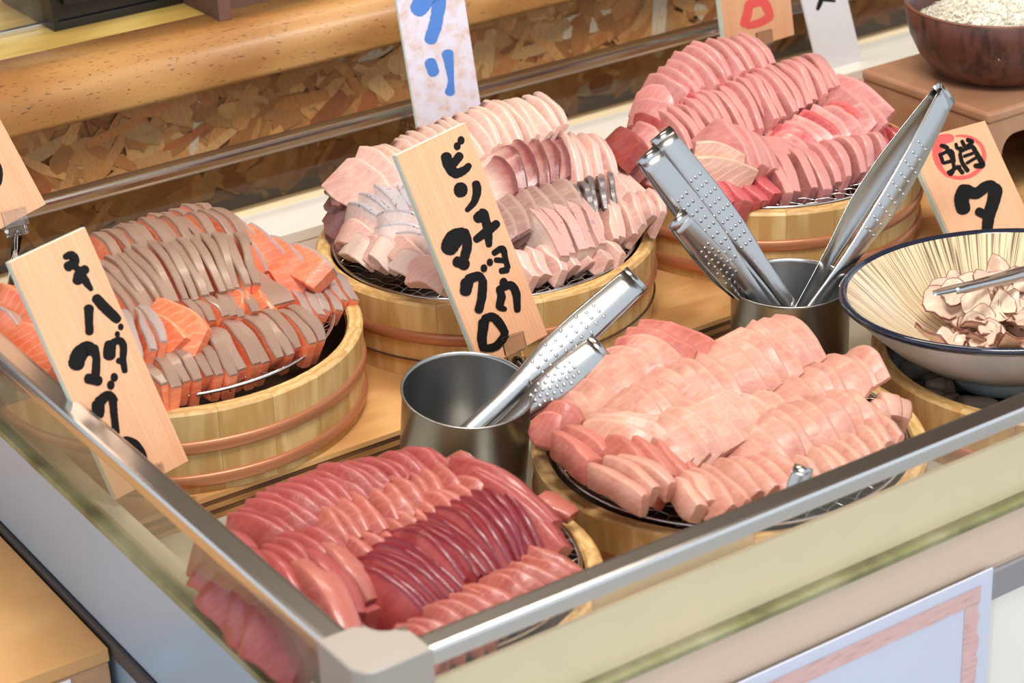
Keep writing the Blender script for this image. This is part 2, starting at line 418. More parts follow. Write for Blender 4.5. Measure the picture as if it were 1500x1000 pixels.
# back of the counter: strand board, bull-nosed beam, counter top
OY = 1.985
strand_back = empty('wall_back', (0.5, OY, Z(.84)), kind='structure')
box('panel_core', 0.2, 3.2, OY + 0.002, OY + 0.02, Z(.86), Z(.665), M['ply_a'], strand_back)
def osb():
    rnd = random.Random(3)
    V, Fc, C = [], [], []
    pal = [(194, 138, 82), (198, 144, 88), (186, 128, 74), (204, 150, 94), (180, 120, 68), (192, 136, 80), (162, 98, 58), (198, 146, 90), (206, 160, 106), (188, 130, 78)]
    for k in range(2100):
        x = rnd.uniform(0.25, 2.9); z = rnd.uniform(Z(.85), Z(.712))
        L = rnd.uniform(0.025, 0.085); W = rnd.uniform(0.006, 0.028)
        a = rnd.gauss(0.15, 0.9)
        c = rnd.choice(pal); j = rnd.uniform(0.92, 1.12)
        if rnd.random() < 0.014: c = (214, 194, 164); L *= 1.3; W *= 1.5
        col = srgb(min(255, c[0] * j), min(255, c[1] * j), min(255, c[2] * j))
        n = 9; o = len(V)
        y = -0.0004 - 0.0000012 * k
        for i in range(n):
            t = 2 * math.pi * i / n + rnd.uniform(-.2, .2)
            ux = L / 2 * max(-1, min(1, 1.25 * math.cos(t))) * rnd.uniform(.85, 1.0); uz = W / 2 * max(-1, min(1, 1.3 * math.sin(t))) * rnd.uniform(.75, 1)
            V.append((x - 0.5 + ux * math.cos(a) - uz * math.sin(a), y, min(z + ux * math.sin(a) + uz * math.cos(a), Z(.7185)) - Z(.84)))
            C.append(col)
        Fc.append(tuple(range(o, o + n))[::-1])
    t = NT('strand_board')
    at = t.n('ShaderNodeAttribute', attribute_name='fish')
    nz = t.noise(t.coords((3, 1, 1)), 120, 4, 0.7)
    col = t.mix(t.ramp(nz, [(0.45, (0, 0, 0, 1)), (0.75, (0.4, 0.4, 0.4, 1))]), at.outputs['Color'], srgb(120, 66, 36))
    t.bump(nz, 0.3, 0.002)
    m = t.set(Base_Color=col, Roughness=0.5, Coat_Weight=0.15)
    me_o = mesh_obj('wood_strands', V, Fc, m, strand_back, attr=None)
    a = me_o.data.color_attributes.new('fish', 'FLOAT_COLOR', 'POINT')
    for i, c in enumerate(C): a.data[i].color = c
    me_o['kind'] = 'stuff'
osb()

beam_prof = [(2.015, Z(.717)), (1.938, Z(.717))]
for k in range(1, 10):
    a = -math.pi / 2 - k / 10 * math.pi / 2 * 1.0
    beam_prof.append((1.938 + 0.008 * math.cos(a), Z(.717) + 0.008 + 0.008 * math.sin(a)))
for k in range(0, 11):
    a = math.pi - k / 10 * math.pi / 2
    beam_prof.append((1.930 + 0.036 + 0.036 * math.cos(a), Z(.664) - 0.032 + 0.032 * math.sin(a)))
beam_prof.append((2.015, Z(.664)))
bv, bfc = [], []
nb = len(beam_prof)
for x in (0.0, 3.2):
    bv += [(x - 0.6, y - 1.93, z - Z(.717)) for y, z in beam_prof]
bfc = [tuple(range(nb)), tuple(range(nb, 2 * nb))[::-1]] + [(i, nb + i, nb + (i + 1) % nb, (i + 1) % nb) for i in range(nb)]
beam = mesh_obj('trim_1', bv, bfc, M['beam'], smooth=False)
beam.location = (0.6, 1.93, Z(.717)); beam['kind'] = 'structure'
for p in beam.data.polygons: p.use_smooth = len(p.vertices) == 4
ctop = box('rear_counter', 0.0, 3.2, 2.0165, 2.9, Z(.70), Z(.6645), M['counter'], bevel=0.001)
tag(ctop, 'yellowish wooden rear counter top behind the rounded beam', 'counter')
rear_wall = box('wall_rear', -0.5, 4.2, 3.4, 3.45, 0.0, 2.62, plain('rear_wall_paint', srgb(120, 104, 86), 0.7)); rear_wall['kind'] = 'structure'

# things on the rear counter, cut by the top of the picture
q = PH(80, 47, .6645); q2 = PH(275, 15, .6645)
tray = empty('black_tray', (q.x, q.y, Z(.6645)), 'black tray box standing on the rear counter beside a brown crate', 'tray')
box('base', q.x, q2.x + 0.01, q.y, q.y + 0.14, Z(.6645), Z(.6555), M['black'], tray, bevel=0.001)
box('front_wall', q.x + 0.006, q2.x + 0.01, q.y + 0.004, q.y + 0.010, Z(.6555), Z(.58), M['black'], tray, bevel=0.001)
box('side_wall', q.x, q.x + 0.006, q.y, q.y + 0.14, Z(.6555), Z(.58), M['black'], tray, bevel=0.001)
box('back_wall', q.x + 0.006, q2.x + 0.01, q.y + 0.134, q.y + 0.14, Z(.6555), Z(.58), M['black'], tray, bevel=0.001)
box('lip', q.x + 0.012, q2.x + 0.01, q.y - 0.006, q.y + 0.004, Z(.638), Z(.60), M['black'], tray, bevel=0.001)
q = PH(322, 33, .6645)
M['crate_brown'] = wood('brown_crate_wood', srgb(128, 92, 78), srgb(104, 72, 62), grain=(0.2, 1, 1), rough=0.5, scale=30)
crate = empty('brown_crate', (q.x, q.y, Z(.6645)), 'dull brown wooden crate with corner posts on the rear counter', 'crate')
for dx in (0.0, 0.26):
    box('post', q.x + dx, q.x + dx + 0.014, q.y, q.y + 0.014, Z(.6645), Z(.56), M['crate_brown'], crate, bevel=0.001)
box('front_slat', q.x + 0.014, q.x + 0.26, q.y + 0.003, q.y + 0.011, Z(.655), Z(.635), M['crate_brown'], crate, bevel=0.001)
box('front_slat', q.x + 0.014, q.x + 0.26, q.y + 0.003, q.y + 0.011, Z(.625), Z(.60), M['crate_brown'], crate, bevel=0.001)
box('side_wall', q.x + 0.002, q.x + 0.010, q.y + 0.014, q.y + 0.16, Z(.6645), Z(.56), M['crate_brown'], crate, bevel=0.001)
q = PH(0, 56, .6645)
fr = empty('sliding_glass_case', (q.x, q.y, Z(.6645)), 'low glass case with a steel bottom runner on the rear counter', 'glass case')
box('runner', q.x - 0.2, q.x + 0.056, q.y, q.y + 0.007, Z(.6645), Z(.659), M['rail'], fr, bevel=0.0006)
box('runner', q.x - 0.2, q.x + 0.056, q.y + 0.009, q.y + 0.013, Z(.6645), Z(.661), M['black'], fr)
box('glass', q.x - 0.2, q.x + 0.056, q.y + 0.0075, q.y + 0.0088, Z(.6645), Z(.52), M['glass'], fr)
box('end_post', q.x + 0.057, q.x + 0.061, q.y - 0.002, q.y + 0.03, Z(.6645), Z(.52), M['darkgrey'], fr)
box('end_glass', q.x + 0.058, q.x + 0.060, q.y + 0.03, q.y + 0.2, Z(.6645), Z(.52), M['glass'], fr)

# poster in its sleeve on the front panel
def poster():
    a = PY(1455, 832, FY - 0.003); zt = a.z; x1 = a.x; x0 = x1 - 0.30; z0 = zt - 0.21
    p = empty('price_poster', (x1, FY - 0.003, z0), 'white paper poster with a pink torn-edge border in a clear sleeve', 'poster')
    box('sheet', x0, x1, FY - 0.0030, FY - 0.0015, z0, zt, plain('poster_paper', srgb(226, 230, 250), 0.35), p)
    pink = NT('poster_pink')
    nz = pink.noise(pink.coords((1, 1, 6)), 60, 2)
    pm = pink.set(Base_Color=pink.ramp(nz, [(0.4, srgb(242, 200, 196)), (0.6, srgb(236, 186, 182)), (0.7, srgb(216, 164, 164))]), Roughness=0.4)
    rnd = random.Random(5)
    V, Fc = [], []
    # top band (two-tone ribbon) and right band with ragged outer side
    def strip(pts_a, pts_b):
        o = len(V); n = len(pts_a)
        for u, w in zip(pts_a, pts_b):
            V.append((u[0] - x1, -0.0004, u[1] - z0)); V.append((w[0] - x1, -0.0004, w[1] - z0))
        for i in range(n - 1): Fc.append((o + 2 * i, o + 2 * i + 2, o + 2 * i + 3, o + 2 * i + 1))
    n = 24
    strip([(x0 + 0.012 + (x1 - x0 - 0.024) * i / n, zt - 0.010) for i in range(n + 1)], [(x0 + 0.012 + (x1 - x0 - 0.024) * i / n, zt - 0.024 - rnd.uniform(0, .001)) for i in range(n + 1)])
    strip([(x1 - 0.012 + rnd.uniform(-.0025, .001), zt - 0.024 - 0.16 * i / n) for i in range(n + 1)], [(x1 - 0.028, zt - 0.024 - 0.16 * i / n) for i in range(n + 1)])
    mesh_obj('border', V, Fc, pm, p)
    box('sleeve', x0 - 0.003, x1 + 0.002, FY - 0.0046, FY - 0.0040, z0 - 0.003, zt + 0.004, glass_mat('clear_sleeve', (.98, .98, .98, 1), 0.01, srgb(235, 235, 235)), p)
poster()

# wooden box outside, against the left side of the case
q = PH(162, 947.5, .945)
wb = empty('wooden_box', (q.x, q.y, 0), 'pale wooden box standing against the left side of the case', 'box')
XW = LX - 0.002
box('top_board', XW - 0.5, XW, q.y, q.y + 0.45, Z(.957), Z(.945), M['crate'], wb, bevel=0.0008)
box('front_board', XW - 0.5, XW - 0.001, q.y + 0.001, q.y + 0.014, 0.0, Z(.9575), M['crate_side'], wb, bevel=0.0008)
box('side_board', XW - 0.014, XW - 0.001, q.y + 0.015, q.y + 0.45, 0.0, Z(.9575), M['crate_side'], wb, bevel=0.0008)
a = PY(78, 1000, q.y); b = PY(103, 995, q.y)
box('paper_note', a.x, b.x, q.y - 0.0006, q.y + 0.0008, a.z - 0.03, b.z, M['paperwhite'], wb)

# ------------------------------------------------------------------ wooden tubs
def stave_mesh(name, r, t, h, n, taper=0.004):
    d = math.pi / n - 0.0009
    prof = [(r - t, 0.0), (r - taper, 0.0), (r - taper * .4, h * 0.6), (r, h - 0.0025), (r - 0.002, h), (r - t + 0.002, h), (r - t, h - 0.0025)]
    m = len(prof); V, Fc = [], []
    for k in range(4):
        a = -d + 2 * d * k / 3
        for rr, z in prof: V.append((rr * math.cos(a), rr * math.sin(a), z))
    for k in range(3):
        for i in range(m):
            j = (i + 1) % m
            Fc.append((k * m + i, k * m + j, (k + 1) * m + j, (k + 1) * m + i))
    Fc += [tuple(range(m)), tuple(3 * m + i for i in range(m))[::-1]]
    me = bpy.data.meshes.new(name); me.from_pydata(V, [], Fc)
    bm = bmesh.new(); bm.from_mesh(me); bmesh.ops.recalc_face_normals(bm, faces=bm.faces); bm.to_mesh(me); bm.free()
    me.materials.append(M['stave']); return me
def ring_vf(r, z, w, hh, n=72):
    """flattened hoop"""
    prof = [(r + w * math.cos(a), z + hh * math.sin(a)) for a in [2 * math.pi * k / 8 for k in range(8)]]
    return lathe(prof, n, True)
MESHES = {}
def tub(cx, cy, zb, r, h, label, hoops, groove=None):
    T = empty('wooden_tub', (cx, cy, zb), label, 'tub', 'round wooden tubs in the display case')
    n = max(14, round(2 * math.pi * r / 0.048))
    key = (r, h)
    if key not in MESHES: MESHES[key] = stave_mesh('stave', r, 0.0135, h, n)
    for k in range(n):
        o = bpy.data.objects.new('stave', MESHES[key]); COL.objects.link(o); o.parent = T
        o.rotation_euler.z = 2 * math.pi * (k + 0.37) / n
    for fz in hoops:
        v, f = ring_vf(r - 0.0005 - 0.004 * (1 - fz) * .6, h * fz, 0.0028, 0.0060)
        mesh_obj('copper_hoop', v, f, M['copper'], T, smooth=True)
    if groove:
        v, f = ring_vf(r - 0.0028, h * groove, 0.0018, 0.0008)
        mesh_obj('open_groove', v, f, M['innerdark'], T, smooth=True)
    v, f = lathe([(r - 0.0137, 0.012), (r - 0.0145, h - 0.006), (r - 0.0150, h - 0.006), (r - 0.0150, 0.014), (0.0001, 0.014), (0.0001, 0.004), (r - 0.0137, 0.004)], 48)
    mesh_obj('base', v, f, M['innerdark'], T)
    return T
def grill_mesh(r, seed=0):
    parts = []
    v, f = lathe([(r + 0.0016 * math.cos(2 * math.pi * k / 8), 0.0016 * math.sin(2 * math.pi * k / 8)) for k in range(8)], 80, True)
    ringp = (v, f)
    sp = 0.0115; n = int(r / sp)
    for ax in (0, 1):
        for i in range(-n, n + 1):
            c = i * sp
            if abs(c) >= r - 0.001: continue
            L = math.sqrt(r * r - c * c); pts = []
            k0 = int(L / sp)
            st = [-L] + [j * sp / 2 for j in range(-2 * k0, 2 * k0 + 1)] + [L]
            for s in st:
                j = round(s / (sp / 2))
                z = -0.0022 + (0.0 if j % 2 else (0.0011 if ((j // 2 + i + ax) % 2 == 0) else -0.0011))
                if abs(s) > L - 1e-6: z = -0.001
                pts.append((s, c, z) if ax == 0 else (c, s, z))
            parts.append(tube_vf(pts, 0.00062, 4, cap=False))
    return ringp, merge(parts)
GR = {}
def grill(cx, cy, z, r, label, rot=0.6):
    G = empty('wire_grill', (cx, cy, z), label, 'wire grill', 'round wire grills laid on the tubs')
    G.rotation_euler.z = rot
    if r not in GR:
        rp, wp = grill_mesh(r)
        a = mesh_obj('ring', rp[0], rp[1], M['wire'], G, smooth=True)
        b = mesh_obj('wire_mesh', wp[0], wp[1], M['wire'], G, smooth=True)
        GR[r] = (a.data, b.data)
    else:
        for nm, me in zip(('ring', 'wire_mesh'), GR[r]):
            o = bpy.data.objects.new(nm, me); COL.objects.link(o); o.parent = G
    return G
TUBS = {'salmon': (.694, 1.592, .159), 'buri': (1.015, 1.597, .159), 'pink': (1.348, 1.592, .159), 'tuna': (.683, 1.196, .139), 'albacore': (.990, 1.210, .159), 'octopus': (1.306, 1.165, .150)}
TH = ZB + 0.075
tub(*TUBS['salmon'][:2], ZB, .159, .075, 'round wooden tub holding orange salmon slices', (0.57, 0.16))
tub(*TUBS['buri'][:2], ZB, .159, .075, 'round wooden tub holding pale yellowtail slices', (0.55,), groove=0.24)
tub(*TUBS['pink'][:2], ZB, .159, .075, 'round wooden tub holding bright pink tuna slices', (0.55, 0.18))
HF = ZF + 0.053
tub(*TUBS['tuna'][:2], ZF, .139, .050, 'small round wooden tub holding dark red tuna slices', (0.3,))
tub(*TUBS['albacore'][:2], ZF, .159, .053, 'round wooden tub holding pale pink albacore slices', (0.3,))
tub(*TUBS['octopus'][:2], ZF, .150, .057, 'round wooden tub with ice under the octopus bowl', (0.3,))
GZ = {'salmon': Z(.793), 'buri': Z(.797), 'pink': Z(.796), 'tuna': Z(.838), 'albacore': Z(.839)}
grill(.694, 1.600, GZ['salmon'], .1385, 'wire grill under the salmon slices')
grill(1.015, 1.597, GZ['buri'], .1415, 'wire grill under the yellowtail slices', 0.3)
grill(1.348, 1.592, GZ['pink'], .1415, 'wire grill under the bright pink tuna slices', 0.9)
grill(.683, 1.196, GZ['tuna'], .1215, 'wire grill under the dark red tuna slices', 0.2)
grill(.990, 1.210, GZ['albacore'], .1415, 'wire grill under the pale albacore slices', 0.45)

# ice in the tub under the octopus bowl
M['ice'] = (lambda t: t.set(Base_Color=(0.50, 0.40, 0.33, 1), Roughness=0.2, Transmission_Weight=0.3, IOR=1.31))(NT('ice'))
rnd = random.Random(2)
for k in range(16):
    a = math.pi + rnd.uniform(-1.2, 1.2); rr = rnd.uniform(0.065, 0.115)
    sx = rnd.uniform(.010, .016)
    v, f = box_vf(-sx, sx, -sx * .8, sx * .8, -sx * .6, sx * .6)
    o = mesh_obj('ice_lump', v, f, M['ice'], bevel=sx * .35, seg=2, smooth=True)
    o.location = (1.306 + rr * math.cos(a), 1.165 + rr * math.sin(a), ZF + 0.024 + rnd.uniform(0, .008))
    o.rotation_euler = (rnd.uniform(-.5, .5), rnd.uniform(-.5, .5), rnd.uniform(0, 3))
    tag(o, 'cloudy ice lump in the tub under the octopus bowl', 'ice', 'ice lumps under the octopus bowl')

# ------------------------------------------------------------------ steel cups and tongs
def cup(cx, cy, zr, r, h, tilt, label):
    pr = [(0.0001, 0.0), (r - 0.004, 0.0), (r - 0.0015, 0.002), (r - 0.001, 0.006), (r - 0.001, h - 0.003), (r + 0.0004, h - 0.001), (r, h), (r - 0.0012, h), (r - 0.0024, h - 0.003), (r - 0.0024, 0.005), (r - 0.006, 0.003), (0.0001, 0.003)]
    v, f = lathe(pr, 72)
    o = mesh_obj('steel_cup', v, f, M['cup_steel'], smooth=True)
    o.location = (cx, cy, zr - h); o.rotation_euler.x = tilt
    return tag(o, label, 'cup', 'steel cups for tongs')
CUPH = ZF and (Z(.80) - ZF)
t9 = math.radians(10)
cup(.825, 1.353, Z(.80) , .0535, CUPH, t9, 'brushed steel cup holding two tongs beside the red tuna tub').location.z = ZF + 0.0535 * math.sin(t9)
cup(1.170, 1.344, Z(.80), .0535, CUPH, 0, 'brushed steel cup holding four tongs in front of the pink tuna tub')

def tongs(top, tip, nrm, width, spread, label, dots=True, grp='steel serving tongs', arms=(1, -1), tipgap=0):
    top = Vector(top); tip = Vector(tip)
    y = (tip - top); L = y.length; y.normalize()
    z = (Vector(nrm) - y * Vector(nrm).dot(y)).normalized(); x = y.cross(z)
    T = empty('serving_tongs', top, label, 'tongs', grp)
    T.matrix_world = Matrix(((x.x, y.x, z.x, top.x), (x.y, y.y, z.y, top.y), (x.z, y.z, z.z, top.z), (0, 0, 0, 1)))
    br = 0.0055
    def wprof(s):
        pts = [(0, .86), (.06, .9), (.30, 1.0), (.46, .95), (.62, .66), (.75, .55), (.92, .55), (1, .42)]
        for (a, wa), (b, wb_) in zip(pts, pts[1:]):
            if a <= s <= b: return wa + (wb_ - wa) * (s - a) / (b - a)
        return .42
    def gap(s):
        if tipgap: return br + (tipgap - br) * min(1, s * 1.6)
        return br + (spread - br) * math.sin(min(s / .45, 1) * math.pi / 2) - (spread - 0.004) * max(0, (s - .45) / .55) ** 1.3
    for sg in arms:
        V, Fc = [], []; n = 26
        for i in range(n + 1):
            s = i / n; w = width * wprof(s) / 2; g = gap(s)
            for (xx, zz) in ((-w, -0.0016), (-w * .86, 0.0), (w * .86, 0.0), (w, -0.0016), (w, -0.0024), (w * .84, -0.0009), (-w * .84, -0.0009), (-w, -0.0024)):
                V.append((xx, L * s, sg * (g + zz)))
        for i in range(n):
            for k in range(8): Fc.append((i * 8 + k, i * 8 + (k + 1) % 8, (i + 1) * 8 + (k + 1) % 8, (i + 1) * 8 + k))
        Fc += [tuple(range(8)), tuple(n * 8 + k for k in range(8))]
        arm = mesh_obj('arm', V, Fc, M['steel'], T)
        for p in arm.data.polygons: p.use_smooth = True
        if dots:
            dv = []
            rows = 9
            for rI in range(rows):
                s = .20 + .34 * rI / (rows - 1); cols = 4 if rI % 2 == 0 else 3
                if rI in (0, rows - 1): cols -= 1
                for c in range(cols):
                    xx = width * .20 * (c - (cols - 1) / 2) * 1.05
                    hs = [(0.0018 * math.cos(a), 0.0008 * math.sin(a)) for a in (0, .5, 1.0, 1.5)]
                    v, f = lathe(hs, 8)
                    g = gap(s)
                    dv.append(([(xx + q[0], L * s + q[1], sg * (g - 0.0002 + q[2])) for q in v], f))
            v, f = merge(dv)
            d = mesh_obj('grip_dimples', v, f, M['steel'], arm, smooth=True); d['kind'] = 'stuff'
    V, Fc = [], []
    w = width * .43
    for k in range(13):
        a = math.pi / 2 + math.pi * k / 12
        for rr in (br, br - 0.0009):
            for xx in (-w, w): V.append((xx, rr * math.cos(a) * 1.1, rr * math.sin(a)))
    for k in range(12):
        o = k * 4
        Fc += [(o, o + 1, o + 5, o + 4), (o + 2, o + 6, o + 7, o + 3), (o, o + 4, o + 6, o + 2), (o + 1, o + 3, o + 7, o + 5)]
    mesh_obj('spring_bend', V, Fc, M['steel'], T, smooth=True)
    return T
view = -RZ
c1 = Vector((.83, 1.352, ZF + 0.012)); c2 = Vector((1.168, 1.344, ZF + 0.006))
nA = view + RX * 0.35 + Vector((0, 0, .2))
tongs(PY(927, 413, 1.335), PH(662, 655, .834), view - RX * .12 + Vector((0, 0, .1)), .0285, .009, 'long steel tongs leaning in the cup beside the red tuna tub')
tongs(PY(874, 512, 1.300), PH(706, 655, .834), view - RX * .12 + Vector((0, 0, .1)), .0265, .009, 'short steel tongs leaning in the cup beside the red tuna tub')
tongs(PY(952, 232, 1.400), Vector((1.158, 1.330, Z(.85))), view + RX * .25, .0250, .009, 'front long steel tongs leaning left in the cup by the pink tuna')
tongs(PY(972, 203, 1.440), Vector((1.184, 1.334, Z(.85))), view + RX * .25, .0250, .009, 'rear long steel tongs leaning left in the cup by the pink tuna')
tongs(PY(995, 325, 1.360), Vector((1.166, 1.358, Z(.855))), view + RX * .2, .022, .009, 'short steel tongs leaning left in the cup by the pink tuna')
tongs(PY(1382, 140, 1.365), Vector((1.146, 1.326, Z(.85))), view + RX * .85, .027, .018, 'open steel tongs leaning right out of the cup by the octopus sign')

# ------------------------------------------------------------------ bowls
def bowl_octopus():
    cx, cy, zr, r, hh = 1.280, 1.182, Z(.780), .1435, .074
    B = empty('ceramic_bowl', (cx, cy, zr - hh), 'wide white ceramic bowl with navy rim and comb-lined cream inside', 'bowl')
    B.rotation_euler.x = math.radians(-4.5)
    outer = [(0.05, 0.004), (0.064, 0.007), (0.085, 0.017), (0.106, 0.032), (0.124, 0.049), (0.136, 0.063), (r - 0.0005, hh - 0.004)]
    t = NT('white_glaze'); nz = t.noise(t.coords(), 30, 3)
    wg = t.set(Base_Color=t.ramp(nz, [(0.4, srgb(226, 226, 232)), (0.7, srgb(208, 210, 220))]), Roughness=0.3, Coat_Weight=0.3)
    v, f = lathe(outer, 96); mesh_obj('outer_wall', v, f, wg, B, smooth=True)
    inner = [(0.0001, 0.013), (0.03, 0.014), (0.06, 0.018), (0.082, 0.027), (0.103, 0.042), (0.124, 0.061), (r - 0.006, hh - 0.002)]
    t = NT('comb_lines')
    tc = t.n('ShaderNodeTexCoord'); sp = t.n('ShaderNodeSeparateXYZ'); t.l(tc.outputs['Object'], sp.inputs[0])
    ang = t.math('ARCTAN2', sp.outputs[1], sp.outputs[0])
    rad = t.math('SQRT', t.math('ADD', t.math('POWER', sp.outputs[0], 2.0), t.math('POWER', sp.outputs[1], 2.0)))
    cb = t.n('ShaderNodeCombineXYZ'); t.l(t.math('MULTIPLY_ADD', rad, 1.2, ang), cb.inputs[0]); t.l(t.math('MULTIPLY', rad, 0.12), cb.inputs[1])
    nz = t.noise(cb.outputs[0], 26, 2, 0.6); n2 = t.noise(cb.outputs[0], 90, 1, 0.5)
    line = t.math('MULTIPLY', t.ramp(n2, [(0.50, (0, 0, 0, 1)), (0.58, (1, 1, 1, 1))]), t.ramp(nz, [(0.30, (0, 0, 0, 1)), (0.55, (1, 1, 1, 1))]))
    col = t.mix(t.math('MULTIPLY', line, 0.9), srgb(230, 206, 168), srgb(84, 64, 48))
    t.bump(line, -0.4, 0.002)
    im = t.set(Base_Color=col, Roughness=0.28, Coat_Weight=0.4)
    v, f = lathe(inner, 128); mesh_obj('comb_lined_inside', v, f, im, B, smooth=True)
    v, f = lathe([(r - 0.0075, hh - 0.0045), (r - 0.005, hh - 0.0005), (r - 0.002, hh + 0.0008), (r + 0.0012, hh - 0.001), (r + 0.0012, hh - 0.004), (r - 0.001, hh - 0.0062)], 96)
    mesh_obj('navy_rim', v, f, M['navy'], B, smooth=True)
    v, f = lathe([(0.044, 0.005), (0.046, -0.008), (0.053, -0.008), (0.055, 0.006)], 64, True); mesh_obj('foot', v, f, plain('foot_glaze', srgb(176, 200, 210), .35), B, smooth=True)
    return B
bowl = bowl_octopus()
def bowl_brown():
    cx, cy, zb, r, hh = 1.628, 1.548, Z(.7595), .0985, .077
    B = empty('wooden_bowl', (cx, cy, zb), 'dark brown lacquered wooden bowl heaped with tiny white fish', 'bowl')
    pr = [(0.0001, 0.0), (0.050, 0.0), (0.066, 0.006), (0.082, 0.024), (0.092, 0.045), (r, hh - 0.001), (r - 0.001, hh), (r - 0.004, hh), (0.087, 0.045), (0.076, 0.026), (0.060, 0.011), (0.0001, 0.008)]
    t = NT('brown_lacquer'); tc = t.coords((3, 3, .35)); nz = t.noise(tc, 30, 4, 0.6)
    m = t.set(Base_Color=t.ramp(nz, [(0.38, srgb(58, 32, 24)), (0.5, srgb(92, 52, 40)), (0.75, srgb(106, 62, 48))]), Roughness=0.42, Coat_Weight=0.1)
    v, f = lathe(pr, 80); mesh_obj('shell', v, f, m, B, smooth=True)
    v, f = lathe([(r - 0.0005 + 0.0021 * math.cos(2 * math.pi * k / 8) - .0015, hh + 0.0004 + 0.0012 * math.sin(2 * math.pi * k / 8)) for k in range(8)], 80, True)
    mesh_obj('rim', v, f, plain('worn_rim', srgb(128, 82, 66), .3), B, smooth=True)
    # whitebait: far too many to count
    rnd = random.Random(4); parts = []
    cols = []
    hv, hf = lathe([(0.086, 0.047), (0.07, 0.058), (0.05, 0.072), (0.03, 0.082), (0.0001, 0.086)], 32)
    parts.append((hv, hf))
    for k in range(2600):
        a = rnd.uniform(0, 2 * math.pi); rr = 0.088 * math.sqrt(rnd.random())
        z = 0.047 + 0.040 * (1 - (rr / 0.088) ** 1.7) + rnd.uniform(-.002, .003)
        c = Vector((rr * math.cos(a), rr * math.sin(a), z)); d = Vector((rnd.gauss(0, 1), rnd.gauss(0, 1), rnd.gauss(0, .55))).normalized()
        e = d.cross(Vector((rnd.gauss(0, 1), rnd.gauss(0, 1), rnd.gauss(0, 1)))).normalized()
        L = rnd.uniform(.007, .013)
        pts = [c + d * (L * (s - .5)) + e * (0.0022 * math.sin(math.pi * s) * rnd.uniform(-1, 1)) for s in (0, .35, .7, 1)]
        parts.append(tube_vf(pts, [0.0004, 0.0008, 0.0007, 0.0002], 3, cap=False))
    v, f = merge(parts)
    t = NT('whitebait'); nz = t.noise(t.coords(), 300, 2)
    wm = t.set(Base_Color=t.ramp(nz, [(0.3, srgb(222, 212, 194)), (0.6, srgb(252, 246, 232))]), Roughness=0.45, Subsurface_Weight=0.2, Subsurface_Scale=0.003)
    o = mesh_obj('whitebait_heap', v, f, wm, None, smooth=True); o.location = (cx, cy, zb)
    tag(o, 'heap of tiny white boiled fish in the brown bowl', 'whitebait', kind='stuff')
bowl_brown()

# upturned brown stand under the brown bowl
def stand():
    x0, x1, y0, y1, z0, z1 = 1.530, 1.80, 1.462, 1.645, ZB, Z(.760)
    B = empty('upturned_stand', (x0, y0, z0), 'brown upturned stand with an arched opening under the wooden bowl', 'stand')
    t = NT('brown_stand'); nz = t.noise(t.coords(), 12, 5, 0.6)
    m = t.set(Base_Color=t.ramp(nz, [(0.35, srgb(168, 120, 90)), (0.65, srgb(190, 144, 112))]), Roughness=0.3, Coat_Weight=0.3)
    w = 0.012
    # front outline with arched opening, extruded to depth w
    def slab(name, outline, axis, pos, thick):
        n = len(outline)
        if axis == 'y':
            V = [(a - x0, pos - y0, b - z0) for a, b in outline] + [(a - x0, pos + thick - y0, b - z0) for a, b in outline]
        else:
            V = [(pos - x0, a - y0, b - z0) for a, b in outline] + [(pos + thick - x0, a - y0, b - z0) for a, b in outline]
        Fc = [tuple(range(n)), tuple(range(n, 2 * n))[::-1]] + [(i, n + i, n + (i + 1) % n, (i + 1) % n) for i in range(n)]
        o = mesh_obj(name, V, Fc, m, B, bevel=0.001)
    ox0, ox1, zt = x0 + 0.022, x0 + 0.115, z1 - 0.030
    out = [(x0, z0), (ox0, z0), (ox0, zt - 0.018)]
    out += [(ox0 + 0.018 - 0.018 * math.cos(k / 6 * math.pi / 2), zt - 0.018 + 0.018 * math.sin(k / 6 * math.pi / 2)) for k in range(1, 7)]
    out += [(ox1 - 0.018 + 0.018 * math.sin(k / 6 * math.pi / 2), zt - 0.018 + 0.018 * math.cos(k / 6 * math.pi / 2)) for k in range(0, 7)]
    out += [(ox1, z0), (x1, z0), (x1, z1 - 0.012), (x0, z1 - 0.012)]
    slab('front_wall', out, 'y', y0, w)
    slab('left_wall', [(y0 + w, z0), (y1 - w, z0), (y1 - w, z1 - .012), (y0 + w, z1 - .012)], 'x', x0, w)
    slab('right_wall', [(y0 + w, z0), (y1 - w, z0), (y1 - w, z1 - .012), (y0 + w, z1 - .012)], 'x', x1 - w, w)
    slab('back_wall', [(x0, z0), (x1, z0), (x1, z1 - .012), (x0, z1 - .012)], 'y', y1 - w, w)
    v, f = box_vf(-0.002, x1 - x0 + .002, -0.002, y1 - y0 + .002, z1 - z0 - 0.0125, z1 - z0)
    mesh_obj('top_plate', v, f, m, B, bevel=0.0058, seg=4)
stand()
v, f = lathe([(0.0001, -.010), (0.0095, -.010), (0.0105, -.006), (0.0105, .004), (0.008, .009), (0.0001, .011)], 20)
q = PY(1436, 262, 1.447)
o = mesh_obj('red_plastic_piece', v, f, M['red'], smooth=True); o.location = (q.x, q.y, ZB + 0.010)
tag(o, 'small rounded red plastic piece behind the octopus sign', 'plastic piece')

